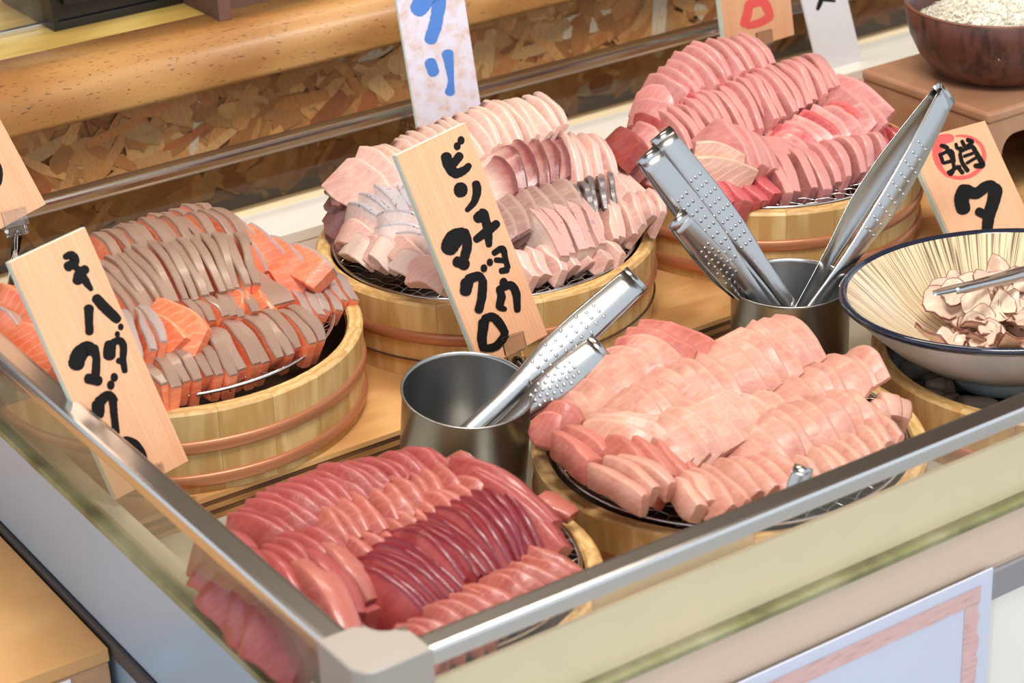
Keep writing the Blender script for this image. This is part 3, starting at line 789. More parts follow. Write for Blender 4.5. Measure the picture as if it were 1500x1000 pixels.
# ------------------------------------------------------------------ signs
def brush(sign_inv, P, n, pts, rad, off, wob, rnd):
    """variable-width brush stroke (given in picture pixels) as a flat polygon strip in the sign's own frame"""
    pts = [Vector((p[0], p[1], 0)) for p in pts]
    if not isinstance(rad, (list, tuple)): rad = [rad] * len(pts)
    # resample
    S_, R_ = [], []
    if len(pts) == 1: pts = [pts[0] + Vector((-.3, 0, 0)), pts[0] + Vector((.3, 0, 0))]; rad = [rad[0]] * 2
    for i in range(len(pts) - 1):
        p0 = pts[max(i - 1, 0)]; p1 = pts[i]; p2 = pts[i + 1]; p3 = pts[min(i + 2, len(pts) - 1)]
        for k in range(6):
            t = k / 6
            c = 0.5 * ((2 * p1) + (p2 - p0) * t + (2 * p0 - 5 * p1 + 4 * p2 - p3) * t * t + (3 * p1 - p0 - 3 * p2 + p3) * t ** 3)
            S_.append(c); R_.append(rad[i] + (rad[i + 1] - rad[i]) * t)
    S_.append(pts[-1]); R_.append(rad[-1])
    V, Fc = [], []
    N = len(S_); L_, Rr = [], []
    ends = []
    for i in range(N):
        t = (S_[min(i + 1, N - 1)] - S_[max(i - 1, 0)]).normalized(); nn = Vector((-t.y, t.x, 0))
        L_.append(S_[i] + nn * R_[i] * (1 + rnd.uniform(-wob, wob))); Rr.append(S_[i] - nn * R_[i] * (1 + rnd.uniform(-wob, wob)))
    t0 = (S_[0] - S_[1]).normalized(); t1 = (S_[-1] - S_[-2]).normalized()
    def capf(c, t, r, a, b):
        nn = Vector((-t.y, t.x, 0)); out = []
        for k in range(1, 6):
            an = math.pi * k / 6
            out.append(c + (nn * math.cos(an) + t * math.sin(an) * 0.8) * r)
        return out
    tw = lambda q: sign_inv @ (PP(q.x, q.y, P, n) + n * off)
    for i in range(N): V += [tw(L_[i]), tw(Rr[i])]
    Fc = [(2 * i, 2 * i + 2, 2 * i + 3, 2 * i + 1) for i in range(N - 1)]
    o = len(V); cp = capf(S_[-1], t1, R_[-1], 0, 0); V += [tw(c) for c in cp]
    Fc.append(tuple([2 * (N - 1)] + list(range(o, o + 5)) + [2 * (N - 1) + 1]))
    o = len(V); cp = capf(S_[0], t0, R_[0], 0, 0); V += [tw(c) for c in cp]
    Fc.append(tuple([1] + list(range(o, o + 5)) + [0]))
    return V, Fc

def sign(name, TL, TR, BR, P, tau, yaw, mat, side, thick, label, chars, cat='sign', ext=0.0):
    t = math.radians(tau); a = math.radians(yaw)
    n = Vector((math.sin(a) * math.cos(t), -math.cos(a) * math.cos(t), math.sin(t)))
    tl, tr, br = (PP(*c, P, n) for c in (TL, TR, BR))
    y = (tr - br).normalized(); x = (tr - tl); x = (x - y * x.dot(y)); w = x.length; x.normalize()
    h = (tr - br).length
    bl = br - x * w
    Mx = Matrix(((x.x, y.x, n.x, bl.x), (x.y, y.y, n.y, bl.y), (x.z, y.z, n.z, bl.z), (0, 0, 0, 1)))
    S0 = empty(name, bl, label, cat); S0.matrix_world = Mx; inv = Mx.inverted()
    v, f = box_vf(0.0004, w - 0.0004, 0.0004, h - 0.0004 + ext, -0.0012, 0)
    mesh_obj('front_face', v, f, mat, S0)
    v, f = box_vf(0, w, 0, h + ext, -thick, -0.0011)
    mesh_obj('panel', v, f, side, S0, bevel=0.0004, seg=1)
    rnd = random.Random(11); off = 0.0002
    for strokes, m, org, sc, nm in chars:
        parts = []
        for st in strokes:
            pts, r = st
            off += 0.00003
            rr = [q * 1.18 / sc for q in r] if isinstance(r, (list, tuple)) else r / sc
            parts.append(brush(inv, P, n, [(p[0] / sc + org[0], p[1] / sc + org[1]) for p in pts], rr, off, 0.05, rnd))
        v, f = merge(parts); mesh_obj(nm, v, f, m, S0)
    return S0, Mx, w, h
def holder(cp, base, x, label, n=Vector((0, -.94, .34)), y=Vector((0, .34, .94))):
    """clear acrylic clip: block foot, stem and two jaws that grip the card"""
    H = empty('card_holder', base, label, 'card holder', 'clear acrylic card holders')
    lc = cp - base
    def ob(name, c, ux, uy, uz, sx, sy, sz, bev=0.0006):
        V = [c + ux * (a * sx) + uy * (b * sy) + uz * (d * sz) for d in (-1, 1) for a, b in ((-1, -1), (1, -1), (1, 1), (-1, 1))]
        return mesh_obj(name, V, [tuple(f) for f in BF], M['acrylic'], H, bevel=bev)
    ob('jaw', lc + n * 0.0022 + y * 0.002, x, y, n, 0.011, 0.008, 0.0012)
    ob('jaw', lc - n * 0.0112 + y * 0.002, x, y, n, 0.011, 0.008, 0.0012)
    ob('hinge', lc - n * 0.0045 - y * 0.010, x, y, n, 0.009, 0.004, 0.006, 0.0012)
    top = lc - n * 0.0045 - y * 0.013
    v, f = tube_vf([top, (top * .5 + Vector((0, 0, 0.004))), Vector((0, 0, 0.011))], [0.0045, 0.0032, 0.0045], 10)
    mesh_obj('stem', v, f, M['acrylic'], H, smooth=True)
    ux = Vector((1, .2, 0)).normalized(); uy = Vector((-.2, 1, 0)).normalized(); uz = Vector((0, 0, 1))
    ob('foot', Vector((0, 0, 0.0055)), ux, uy, uz, 0.014, 0.010, 0.0055, 0.0012)
    for k in range(4):
        ob('foot_rib', Vector((0, 0, 0.0115)) + ux * (0.006 * (k - 1.5)), ux, uy, uz, 0.0012, 0.009, 0.0008, 0.0003)
    return H

K = M['ink']
z4 = ((0, 280), 3.745); c3 = ((0, 480), 5.556); z5 = ((0, 500), 3.0)
ch1 = [
    ([([(356, 360), (392, 352), (412, 385), (372, 414)], [14, 22, 22, 24]), ([(468, 428), (436, 452), (424, 492)], [22, 24, 24]), ([(400, 400), (440, 445), (470, 495), (500, 538)], [14, 18, 20, 11])], K, *z4, 'character_ki'),
    ([([(487, 642), (487, 700), (490, 772)], [24, 20, 20]), ([(528, 588), (582, 645), (642, 702)], [24, 26, 22])], K, *z4, 'character_ha'),
    ([([(662, 744)], [16]), ([(643, 784)], [15]), ([(603, 842), (598, 900)], [28, 30]), ([(605, 838), (652, 818), (676, 850), (674, 920), (684, 985)], [16, 18, 18, 16, 14]), ([(648, 928), (678, 940)], [14, 14])], K, *z4, 'character_da'),
    ([([(618, 295), (640, 225), (700, 165), (745, 178)], [56, 58, 48, 44]), ([(755, 170), (782, 240), (780, 330), (775, 410)], [40, 28, 30, 30]), ([(715, 412), (800, 430)], [36, 36])], K, *c3, 'character_ma'),
    ([([(928, 402)], [31]), ([(900, 465)], [32]), ([(798, 625), (795, 700)], [46, 44]), ([(810, 600), (880, 545), (930, 590)], [40, 30, 26]), ([(915, 575), (925, 690), (935, 780), (940, 850)], [30, 26, 26, 28])], K, *c3, 'character_gu'),
    ([([(522, 470), (545, 436), (594, 450), (630, 508), (616, 540), (575, 530)], [12, 16, 15, 14, 12, 10]), ([(522, 470), (545, 510), (580, 530)], [12, 11, 10])], K, *z5, 'character_ro')]
z6 = ((480, 120), 5.0); z8 = ((480, 280), 3.0)
ch2 = [
    ([([(976, 428)], [27]), ([(948, 470)], [26]), ([(866, 545), (888, 615), (935, 668), (1000, 645), (1034, 612)], [34, 34, 32, 26, 20]), ([(966, 540), (918, 600)], [27, 27])], K, *z6, 'character_bi'),
    ([([(966, 790), (982, 790)], [48, 46]), ([(1085, 745), (1092, 800), (1070, 880), (1020, 938)], [26, 28, 22, 16])], K, *z6, 'character_n'),
    ([([(658, 118), (685, 102)], [20, 24]), ([(652, 212), (700, 176), (742, 142)], [14, 18, 15]), ([(690, 112), (702, 170), (708, 236)], [16, 18, 12])], K, *z8, 'character_chi'),
    ([([(730, 272), (766, 252), (778, 285)], [11, 13, 11]), ([(738, 302), (782, 304)], [10, 11]), ([(762, 350), (786, 345)], [12, 13]), ([(774, 270), (790, 335)], [10, 11])], K, *z8, 'character_yo'),
    ([([(772, 402)], [19]), ([(752, 432), (762, 462), (755, 505), (778, 518)], [12, 16, 15, 9]), ([(752, 432), (800, 412), (826, 445), (832, 522)], [14, 15, 16, 12])], K, *z8, 'character_u'),
    ([([(532, 250), (552, 212), (590, 192)], [32, 36, 30]), ([(595, 186), (612, 230), (600, 290)], [24, 18, 18]), ([(566, 308), (602, 322)], [20, 22])], K, *z8, 'character_ma'),
    ([([(711, 312)], [14]), ([(685, 338)], [15]), ([(604, 440), (610, 402)], [22, 24]), ([(618, 388), (662, 372), (682, 400)], [20, 16, 14]), ([(680, 395), (676, 460), (662, 522)], [16, 17, 16])], K, *z8, 'character_gu'),
    ([([(684, 575), (676, 640), (682, 690)], [20, 19, 15]), ([(688, 560), (724, 552), (756, 584), (778, 622)], [16, 16, 17, 14]), ([(776, 632), (738, 680), (690, 690)], [15, 16, 14])], K, *z8, 'character_ro')]
P1 = PY(277, 675, 1.412)
s1 = sign('wooden_sign', (11.7, 382.7), (124.8, 332), (277, 675), P1, 20, 0, M['sign'], M['signside'], 0.0085, 'long wooden sign with black katakana for yellowfin tuna, leaning against the salmon tub', ch1)
holder(PP(222, 700, P1, Vector((0, -.94, .34))), PH(300, 752, .893), Vector((1, 0, 0)), 'clear acrylic card holder under the sign by the salmon tub')
P2 = PY(803, 490, 1.405)
s2 = sign('wooden_sign', (580, 226), (682, 179), (803, 490), P2, 20, 0, M['sign'], M['signside'], 0.0085, 'long wooden sign with black katakana for albacore tuna, in front of the yellowtail tub', ch2)
holder(PP(752, 506, P2, Vector((0, -.94, .34))), PH(812, 596, .893), Vector((1, 0, 0)), 'clear acrylic card holder under the sign behind the steel cup')

cb = ((560, 0), 5.0)
ch3 = [([([(262, 66), (300, 20), (345, 0)], [54, 60, 40]), ([(330, -40), (412, 0), (402, 110), (384, 200), (352, 288)], [40, 46, 40, 42, 40])], M['blue_ink'], *cb, 'character_bu'),
       ([([(352, 460), (374, 528)], [38, 36]), ([(478, 396), (490, 480), (502, 590), (494, 672)], [38, 28, 18, 32])], M['blue_ink'], *cb, 'character_ri')]
P3 = PY(704, 148, 1.800)
t = NT('stained_laminate'); nz = t.noise(t.coords(), 60, 5, 0.65)
stained = t.set(Base_Color=t.ramp(nz, [(0.45, srgb(234, 228, 240)), (0.62, srgb(228, 204, 196)), (0.75, srgb(206, 160, 136))]), Roughness=0.3)
sign('laminated_sign', (573, -45), (674, -45), (708, 176), P3, 6, 0, stained, M['signside'], 0.004, 'white stained laminated sign with blue katakana behind the yellowtail', ch3)
q = PY(655, 195, 1.805)
holder(Vector((q.x, 1.806, q.z)), Vector((q.x + .01, 1.808, ZL)), Vector((1, 0, 0)), 'clear acrylic card holder behind the yellowtail pile')
cr = ((1040, 0), 6.25)
ch4 = [([([(356, 48), (335, 150), (308, 222)], [34, 38, 32]), ([(352, 46), (470, 12), (522, 70), (548, 150)], [36, 36, 38, 32]), ([(545, 158), (450, 208), (345, 238)], [32, 32, 26])], M['red_ink'], *cr, 'character_ro')]
P4 = PY(1164, 51, 1.79)
s4 = sign('wooden_sign', (1048, -60), (1150, -80), (1164, 51), P4, 8, 0, M['sign'], M['signside'], 0.0085, 'wooden sign with a red square katakana behind the pink tuna', ch4)
q = PP(1118, 58, P4, Vector((0, -1, .14)).normalized())
holder(q, Vector((q.x + .004, 1.800, ZL)), Vector((1, 0, 0)), 'clear acrylic card holder under the red-lettered sign', n=Vector((0, -.99, .14)), y=Vector((0, .14, .99)))
ch5 = [([([(1024, -30), (1010, 20), (985, 84)], [18, 20, 14]), ([(1030, -6), (1142, 10)], [16, 10])], K, *cr, 'character_su')]
P5 = PY(1263, 88, 1.798)
sign('grey_card_sign', (1160, -60), (1228, -60), (1263, 88), P5, 14, 0, M['greyplate'], M['greyplate'], 0.003, 'plain pale grey card sign with black brush marks on the white ledge', ch5)
cd = ((1200, 150), 5.0)
red = [([(930, 532), (1020, 552), (1110, 535), (1180, 478), (1208, 395), (1185, 315), (1120, 262), (1050, 245), (1000, 246)], [10, 12, 13, 14, 13, 12, 10, 8, 5]),
       ([(865, 330), (862, 400), (885, 475), (935, 534)], [34, 26, 16, 10]), ([(868, 320), (905, 272), (965, 262)], [40, 34, 24])]
tako = [([(892, 318), (930, 330), (955, 380)], [13, 15, 13]), ([(885, 380), (905, 440)], [13, 12]), ([(885, 385), (965, 355), (985, 430)], [11, 12, 13]), ([(910, 445), (985, 425)], [11, 12]), ([(940, 340), (985, 460), (965, 525), (945, 510)], [11, 12, 13, 12]), ([(945, 515), (985, 490), (1030, 470)], [12, 10, 10]), ([(1010, 470), (1048, 515)], [12, 14]),
        ([(1000, 305), (1010, 335), (1040, 335)], [10, 12, 10]), ([(1045, 285), (1062, 320)], [12, 12]), ([(1085, 275), (1120, 290), (1080, 320)], [14, 13, 10]), ([(1030, 380), (1045, 440), (1085, 500)], [13, 13, 14]), ([(1030, 360), (1110, 325), (1140, 350)], [12, 14, 14]), ([(1130, 340), (1165, 400), (1192, 460), (1140, 465)], [14, 16, 20, 14]), ([(1060, 395), (1120, 375)], [10, 10]), ([(1080, 445), (1140, 410)], [10, 10])]
ta = [([(1062, 642), (1040, 720), (1055, 782)], [44, 48, 44]), ([(1070, 650), (1150, 665), (1235, 610), (1295, 645)], [44, 36, 34, 40]), ([(1290, 640), (1272, 730), (1240, 830), (1228, 930)], [44, 42, 38, 34]), ([(1165, 800), (1225, 835)], [28, 26])]
P6 = PY(1500, 296, 1.385)
s6 = sign('wooden_sign', (1329, 207.4), (1443, 176), (1535, 375), P6, 42, -6, M['sign'], M['signside'], 0.0085, 'wooden sign with a red ring around a black character, beside the octopus bowl',
     [(red, M['red_ink'], *cd, 'red_ring'), (tako, K, *cd, 'character_octopus'), (ta, K, *cd, 'character_ta')])
c5 = ((0, 180), 4.545)
P7 = PY(68, 299, 1.735)
s7 = sign('wooden_sign', (-128, 150), (-34, 110), (68, 299), P7, 22, 0, M['sign'], M['signside'], 0.0085, 'wooden sign standing above the rear ledge behind the salmon tub', [([([(-30, 250), (0, 310), (-2, 390), (-30, 430)], [14, 14, 14, 12])], K, *c5, 'brush_mark')])
q = PP(22, 322, P7, Vector((0, -.927, .375)))
holder(q, Vector((q.x + .004, 1.790, ZL)), Vector((1, 0, 0)), 'clear acrylic card holder behind the salmon tub')

# ------------------------------------------------------------------ fish
def piece(name, A, B, h, t, lean, bulge, mat, label, cat, group, rnd, taper=0.15, n=8, twist=0.0, rough=1.0, soft=False):
    """one cut slice: a flat slab with crisp cut edges, bowed from back end A to front end B, its top edge on A-B"""
    y = (B - A); L = y.length; y.normalize()
    upv = (Vector((0, 0, 1)) - y * y.z).normalized(); x = upv.cross(y)
    V, C, Fc = [], [], []
    sd = rnd.uniform(0, 100); endj = rnd.uniform(-.05, .05)
    sl0, sl1 = rnd.uniform(-.25, .35), rnd.uniform(-.35, .25)
    back_t, front_t = rnd.uniform(.6, 1.2) * taper, rnd.uniform(.6, 1.2) * taper
    stations = [(0.0, 0.0008)] + [(i / n, 0.0) for i in range(n + 1)] + [(1.0, 0.0008)]
    m = 10
    for q, (s, inset) in enumerate(stations):
        l = lean + twist * (s - .5) + 0.09 * rough * noise.noise(Vector((s * 1.5, sd, 3)))
        dv = -math.cos(l) * upv + math.sin(l) * x
        tv = math.cos(l) * x + math.sin(l) * upv
        pr = 1 - back_t * (1 - min(1, s / 0.35)) ** 2 - front_t * (1 - min(1, (1 - s) / 0.35)) ** 2
        hh = h * pr * (1 + 0.12 * rough * noise.noise(Vector((s * 3, sd, 0)))) - inset
        tt = t * (1 + 0.22 * rough * noise.noise(Vector((s * 2.5, sd, 9)))) * (1 - .25 * abs(2 * s - 1) ** 3) - inset
        p = A + y * (L * (s + endj * s)) + upv * (4 * bulge * s * (1 - s)) + x * (0.0035 * rough * noise.noise(Vector((s * 1.9, sd, 5))))
        p = p + dv * ((h - hh) * 0.3)
        if inset: p = p + y * (-0.0007 if q == 0 else 0.0007)
        bv = min(0.0019 if soft else 0.0011, tt * (.26 if soft else .22), hh * .2); bt = bv / tt; bd = bv / hh
        cs = [(-.5, bd), (-.5 + bt, 0), (.5 - bt, 0), (.5, bd), (.5, .5), (.5, 1 - bd), (.5 - bt, 1), (-.5 + bt, 1), (-.5, 1 - bd), (-.5, .5)]
        for k, (a, d) in enumerate(cs):
            j = 0.0007 * rough * noise.noise(Vector((s * 6, sd + a * 2, d * 3)))
            sk = (sl0 * (1 - s) ** 4 + sl1 * s ** 4) * d * hh
            V.append(p + tv * (a * tt + j) + dv * (d * hh + j * .6) + y * sk)
            C.append((s, d, 1.0 if d < 0.2 else 0.0, 1))
    N = len(stations)
    for i in range(N - 1):
        for k in range(m):
            k2 = (k + 1) % m
            Fc.append((i * m + k, i * m + k2, (i + 1) * m + k2, (i + 1) * m + k))
    Fc.append(tuple(range(m))[::-1]); Fc.append(tuple((N - 1) * m + k for k in range(m)))
    base = A.copy()
    o = mesh_obj(name, [v - base for v in V], Fc, mat, None, smooth=True, attr=C)
    o.data.set_sharp_from_angle(angle=math.radians(50 if soft else 32))
    o.location = base
    return tag(o, label, cat, group)

def lerp_poly(pts, u):
    if len(pts) == 1: return pts[0]
    L = [math.dist(a, b) for a, b in zip(pts, pts[1:])]; tot = sum(L) or 1; d = u * tot
    for (a, b), l in zip(zip(pts, pts[1:]), L):
        if d <= l or (a, b) == (pts[-2], pts[-1]):
            k = d / l if l else 0
            return tuple(p + (q - p) * k for p, q in zip(a, b))
        d -= l
FR = random.Random(21)
def row(name, cat, label, group, mat, A, YA, B, YB, n, h, t=None, lean=0.0, bulge=0.006, jit=0.8, taper=0.15, twist=0.0, tjit=0.16, rough=1.0, soft=False, tf=0.93):
    """a fanned row: A/B are the picture positions of the back and front ends of its first..last slice, at depths YA and YB"""
    if not isinstance(YA, tuple): YA = (YA, YA)
    if not isinstance(YB, tuple): YB = (YB, YB)
    out = []
    first = label + ', its whole face showing'
    if t is None:
        e0 = PY(*A[0], YA[0]); e1 = PY(*A[-1], YA[1]); f0 = PY(*B[0], YB[0]); f1 = PY(*B[-1], YB[1])
        t = ((e1 - e0).length + (f1 - f0).length) / 2 / max(1, n - 1) * math.cos(math.radians(lean)) * tf
    for i in range(n):
        u = i / (n - 1) if n > 1 else 0.0
        a = lerp_poly(A, u); b = lerp_poly(B, u)
        pa = PY(a[0] + FR.gauss(0, 2.2) * jit, a[1] + FR.gauss(0, 2.0) * jit, YA[0] + (YA[1] - YA[0]) * u + FR.gauss(0, .0015) * jit)
        pb = PY(b[0] + FR.gauss(0, 3.0) * jit, b[1] + FR.gauss(0, 2.4) * jit, YB[0] + (YB[1] - YB[0]) * u + FR.gauss(0, .0015) * jit)
        mm = mat[i % len(mat)] if isinstance(mat, (list, tuple)) else mat
        out.append(piece(name, pa, pb, h * FR.uniform(.95, 1.05), t * FR.uniform(1 - tjit, 1 + tjit), math.radians(lean + FR.gauss(0, 4.0) * jit), bulge * FR.uniform(.6, 1.3), M[mm], first if (i == 0 and n > 3 and len(first.split()) <= 16) else label, cat, group, FR, taper, twist=twist, rough=rough, soft=soft))
    return out
def bed(name, cat, label, group, mat, key, z, rows, R, h, t, w=0.075, lean=-35):
    """lower layer that carries the pile"""
    cx, cy, _ = TUBS[key]
    for ry in rows:
        half = math.sqrt(max(0, R * R - ry * ry)); k = int(2 * half / t)
        for i in range(k):
            x = cx - half + (i + .5) * 2 * half / k
            A = Vector((x, cy + ry + w / 2, z + h)); B = Vector((x + FR.uniform(-.004, .004), cy + ry - w / 2, z + h))
            piece(name, A, B, h / math.cos(math.radians(lean)) * .98, t * 0.94, math.radians(lean), 0.003, M[mat], label, cat, group, FR)

# --- salmon
sl = 'salmon_slice'
def SAL(lab, grp, mat, *a, **k):
    k.setdefault('tf', 1.06); k.setdefault('tjit', 0.08)
    return row(sl, 'salmon slice', lab, grp, mat, *a, **k)
bed(sl, 'salmon slice', 'salmon slice in the bottom layer of the salmon pile', 'bottom layer of salmon', 'salmon', 'salmon', GZ['salmon'], (.055, -.03), .088, .034, .030, .08, 0)
SAL('grey-backed salmon slice in the rearmost row of the salmon pile', 'rearmost salmon row', 'salmon', [(178, 325), (235, 306), (288, 296)], (1.700, 1.685), [(205, 350), (320, 322)], (1.665, 1.655), 8, .045, lean=-18, bulge=.004)
SAL('grey-backed salmon slice in the second row from the rear of the salmon pile', 'second salmon row', 'salmon', [(136, 340), (205, 318), (310, 304)], (1.670, 1.655), [(186, 382), (362, 350)], (1.605, 1.59), 11, .048, lean=-16, bulge=.008)
SAL('long grey-brown topped salmon slice in the tall middle row of the pile', 'middle salmon row', 'salmon', [(128, 384), (210, 350), (342, 331)], (1.622, 1.61), [(200, 462), (262, 440), (378, 411)], (1.532, 1.53), 15, .05, lean=-10, bulge=.007)
SAL('thick salmon slice in the front row along the rim of the salmon tub', 'front salmon row', 'salmon', [(196, 520), (300, 477), (428, 443)], (1.513, 1.512), [(243, 556), (360, 538), (474, 494)], (1.462, 1.472), 15, .034, lean=-8, bulge=.005, taper=.2)
SAL('salmon slice in the short row at the right edge of the salmon pile', 'right-hand salmon row', 'salmon_silver', [(425, 415), (490, 394)], (1.585, 1.60), [(458, 462), (522, 436)], (1.522, 1.542), 6, .022, lean=-28, bulge=.003)
SAL('broad salmon slab with grey skin lying over the right shoulder of the pile', 'broad salmon slabs', 'salmon_silver', [(318, 306), (365, 322), (424, 360)], (1.655, 1.60), [(402, 400), (440, 420), (494, 392)], (1.585, 1.56), 5, .032, t=.020, lean=-45, bulge=.006)
SAL('short salmon offcut lying between the middle and front salmon rows', 'salmon offcuts', 'salmon', [(272, 436), (350, 424)], 1.535, [(300, 466), (372, 452)], 1.51, 6, .03, lean=-12, bulge=.003)
SAL('bright orange salmon slice lying flesh up between the salmon rows', 'flesh-up salmon slices', 'salmon_orange', [(222, 458), (236, 440)], 1.535, [(282, 492), (306, 478)], 1.49, 2, .03, t=.018, lean=-40, bulge=.004)
SAL('silver-topped salmon chunk beside the yellowfin sign', 'silver salmon chunks', 'salmon_silver', [(186, 455), (212, 440)], 1.545, [(206, 515), (240, 498)], 1.485, 3, .036, lean=-20, bulge=.006)
SAL('ragged orange salmon scrap at the heart of the salmon pile', 'salmon scraps', 'salmon_orange', [(352, 428), (378, 428), (372, 455)], 1.535, [(360, 458), (410, 446), (395, 462)], 1.515, 5, .022, t=.016, lean=-50, bulge=.005, rough=2.0)
SAL('orange salmon chunk at the left edge of the salmon tub', 'left-hand salmon chunks', ['salmon_orange', 'salmon_silver', 'salmon_orange'], [(14, 412), (6, 450), (18, 470), (30, 505), (60, 430), (46, 470)], (1.66, 1.60), [(60, 440), (52, 478), (70, 500), (92, 540), (110, 470), (100, 510)], (1.61, 1.55), 7, .034, t=.026, lean=-30, bulge=.005)

# --- yellowtail
yl = 'yellowtail_slice'
def BUR(lab, grp, mat, *a, **k):
    k.setdefault('tf', 1.0)
    return row(yl, 'yellowtail slice', lab, grp, mat, *a, **k)
bed(yl, 'yellowtail slice', 'yellowtail slice in the bottom layer of the yellowtail pile', 'bottom layer of yellowtail', 'buri_plain', 'buri', GZ['buri'], (.055, -.03), .09, .034, .030, .08, 0)
BUR('pale yellowtail slice with a dark tip in the long rear row', 'rear yellowtail row', 'buri', [(540, 222), (600, 188), (700, 152), (786, 134)], (1.705, 1.675), [(592, 262), (660, 245), (740, 210), (835, 180)], (1.63, 1.615), 19, .05, lean=-34, bulge=.008)
BUR('big white yellowtail slice at the left end of the rear row', 'big white yellowtail slices', 'buri_plain', [(520, 232), (534, 212)], 1.69, [(580, 276), (600, 262)], 1.63, 2, .045, t=.014, lean=-40, bulge=.008)
BUR('dark red yellowtail scrap at the left rear edge of the pile', 'dark red yellowtail scraps', 'buri_skin', [(514, 240), (504, 280), (498, 308)], 1.70, [(540, 268), (530, 300), (525, 330)], 1.66, 4, .04, t=.014, lean=-40, bulge=.006)
BUR('lens-shaped yellowtail slice with a dark red upper edge in mid pile', 'red-edged yellowtail slices', 'buri_lens', [(722, 232), (748, 206), (820, 202)], 1.632, [(768, 276), (800, 268), (842, 258)], 1.562, 6, .056, lean=-62, bulge=.012, taper=.3)
BUR('pale pink yellowtail slice right of the red-edged slices', 'pale right-hand yellowtail slices', 'buri_plain', [(828, 192), (868, 196)], 1.63, [(852, 262), (905, 248)], 1.555, 4, .045, lean=-40, bulge=.01)
BUR('grey translucent yellowtail slice in the strip above the white stack', 'grey yellowtail strip', 'buri_grey', [(712, 300), (760, 277), (818, 262)], 1.567, [(745, 350), (858, 302)], 1.515, 7, .042, lean=-60, bulge=.006)
BUR('yellowtail slice with curled dark silver skin standing on edge', 'curled dark-skinned slices', 'buri_skin', [(836, 268), (862, 258), (888, 252)], 1.56, [(856, 310), (900, 304)], 1.52, 5, .03, t=.006, lean=6, bulge=.008)
BUR('thick white belly slice with a pink top edge in the neat stack', 'white belly stack', 'buri_white', [(774, 300), (838, 281)], 1.545, [(826, 372), (886, 352)], 1.470, 5, .042, lean=-12, bulge=.007, taper=.1)
BUR('pinkish yellowtail slice in the front row above the tub rim', 'front yellowtail row', 'buri_plain', [(735, 368), (790, 360), (876, 348)], 1.495, [(765, 404), (820, 400), (912, 368)], 1.464, 8, .022, lean=-30, bulge=.003)
BUR('pale yellowtail slice in the fan at the right edge of the tub', 'right-hand yellowtail fan', 'buri_plain', [(872, 300), (920, 284), (952, 276)], 1.53, [(886, 356), (930, 340), (974, 308)], 1.482, 7, .032, lean=-30, bulge=.005)
BUR('peach yellowtail slice lying flat at the right rear of the pile', 'flat peach yellowtail slices', 'buri_plain', [(868, 232), (898, 246)], 1.60, [(930, 282), (966, 300)], 1.535, 4, .034, t=.012, lean=-50, bulge=.005)
BUR('silver-skinned white yellowtail block beside the albacore sign', 'silver-skinned blocks', 'buri_silver', [(514, 292), (548, 268), (598, 252)], 1.66, [(560, 318), (590, 305), (628, 292)], 1.595, 5, .042, lean=-14, bulge=.005, taper=.1)
BUR('silver-skinned yellowtail slab lying below the silver blocks', 'silver-skinned slabs', 'buri_silver', [(560, 312), (556, 330), (572, 344)], (1.605, 1.585), [(622, 312), (628, 330), (640, 342)], (1.56, 1.54), 3, .034, t=.020, lean=-20, bulge=.004, taper=.1)
BUR('plain white yellowtail piece at the left front of the tub', 'white left-hand pieces', ['buri_plain', 'buri_white'], [(512, 330), (524, 352), (584, 346), (608, 382)], (1.645, 1.52), [(552, 342), (566, 374), (640, 384), (668, 402)], (1.60, 1.48), 7, .024, t=.018, lean=-42, bulge=.006)

# --- bright pink tuna
pk = 'pink_tuna_slice'
def PNK(lab, grp, mat, *a, **k): return row(pk, 'pink tuna slice', lab, grp, mat, *a, **k)
bed(pk, 'pink tuna slice', 'pink tuna slice in the bottom layer of the pink pile', 'bottom layer of pink tuna', 'pinkfish', 'pink', GZ['pink'], (.055, -.03), .09, .030, .030, .08, 0)
PNK('pink tuna slice with an upturned tip in the rear row', 'rear pink row', 'pinkfish', [(958, 104), (996, 74), (1022, 56), (1092, 46)], (1.70, 1.685), [(1012, 134), (1072, 108), (1136, 86)], (1.642, 1.625), 10, .05, lean=-24, bulge=.004, taper=.25)
PNK('pink tuna slice in the long ridged middle row', 'middle pink row', 'pinkfish', [(968, 156), (1040, 124), (1120, 96), (1190, 72)], (1.655, 1.62), [(1015, 212), (1110, 186), (1170, 158), (1232, 122)], (1.582, 1.548), 19, .05, lean=-12, bulge=.009, taper=.2)
PNK('ragged dark pink scrap along the top of the middle row', 'ragged pink scraps', 'pink_red', [(1004, 136), (1060, 112), (1120, 94)], 1.652, [(1024, 146), (1080, 120), (1142, 104)], 1.635, 9, .02, t=.012, lean=-30, bulge=.003, rough=2.2)
PNK('pink tuna slice in the third row above the front row', 'third pink row', ['pinkfish', 'pinkfish', 'pink_red'], [(1118, 196), (1180, 160), (1250, 138)], (1.572, 1.54), [(1180, 226), (1240, 205), (1304, 178)], (1.522, 1.488), 11, .046, lean=-46, bulge=.005)
PNK('pink tuna slice draped down in the front row over the rim', 'front pink row', 'pinkfish', [(1112, 224), (1180, 208), (1266, 195)], (1.553, 1.50), [(1158, 280), (1222, 268), (1298, 232)], (1.476, 1.466), 9, .034, lean=-14, bulge=.014, taper=.2)
PNK('deep red tuna slice at the right edge behind the open tongs', 'red right-hand slices', 'pink_red', [(1256, 196), (1304, 178)], 1.52, [(1290, 236), (1330, 206)], 1.478, 6, .025, lean=-20, bulge=.003)
PNK('large pink slab lying slantwise over the right end of the pile', 'large pink slabs', 'pinkfish', [(1214, 118), (1232, 108)], 1.565, [(1296, 176), (1316, 164)], 1.50, 2, .042, t=.020, lean=-42, bulge=.004, taper=.05)
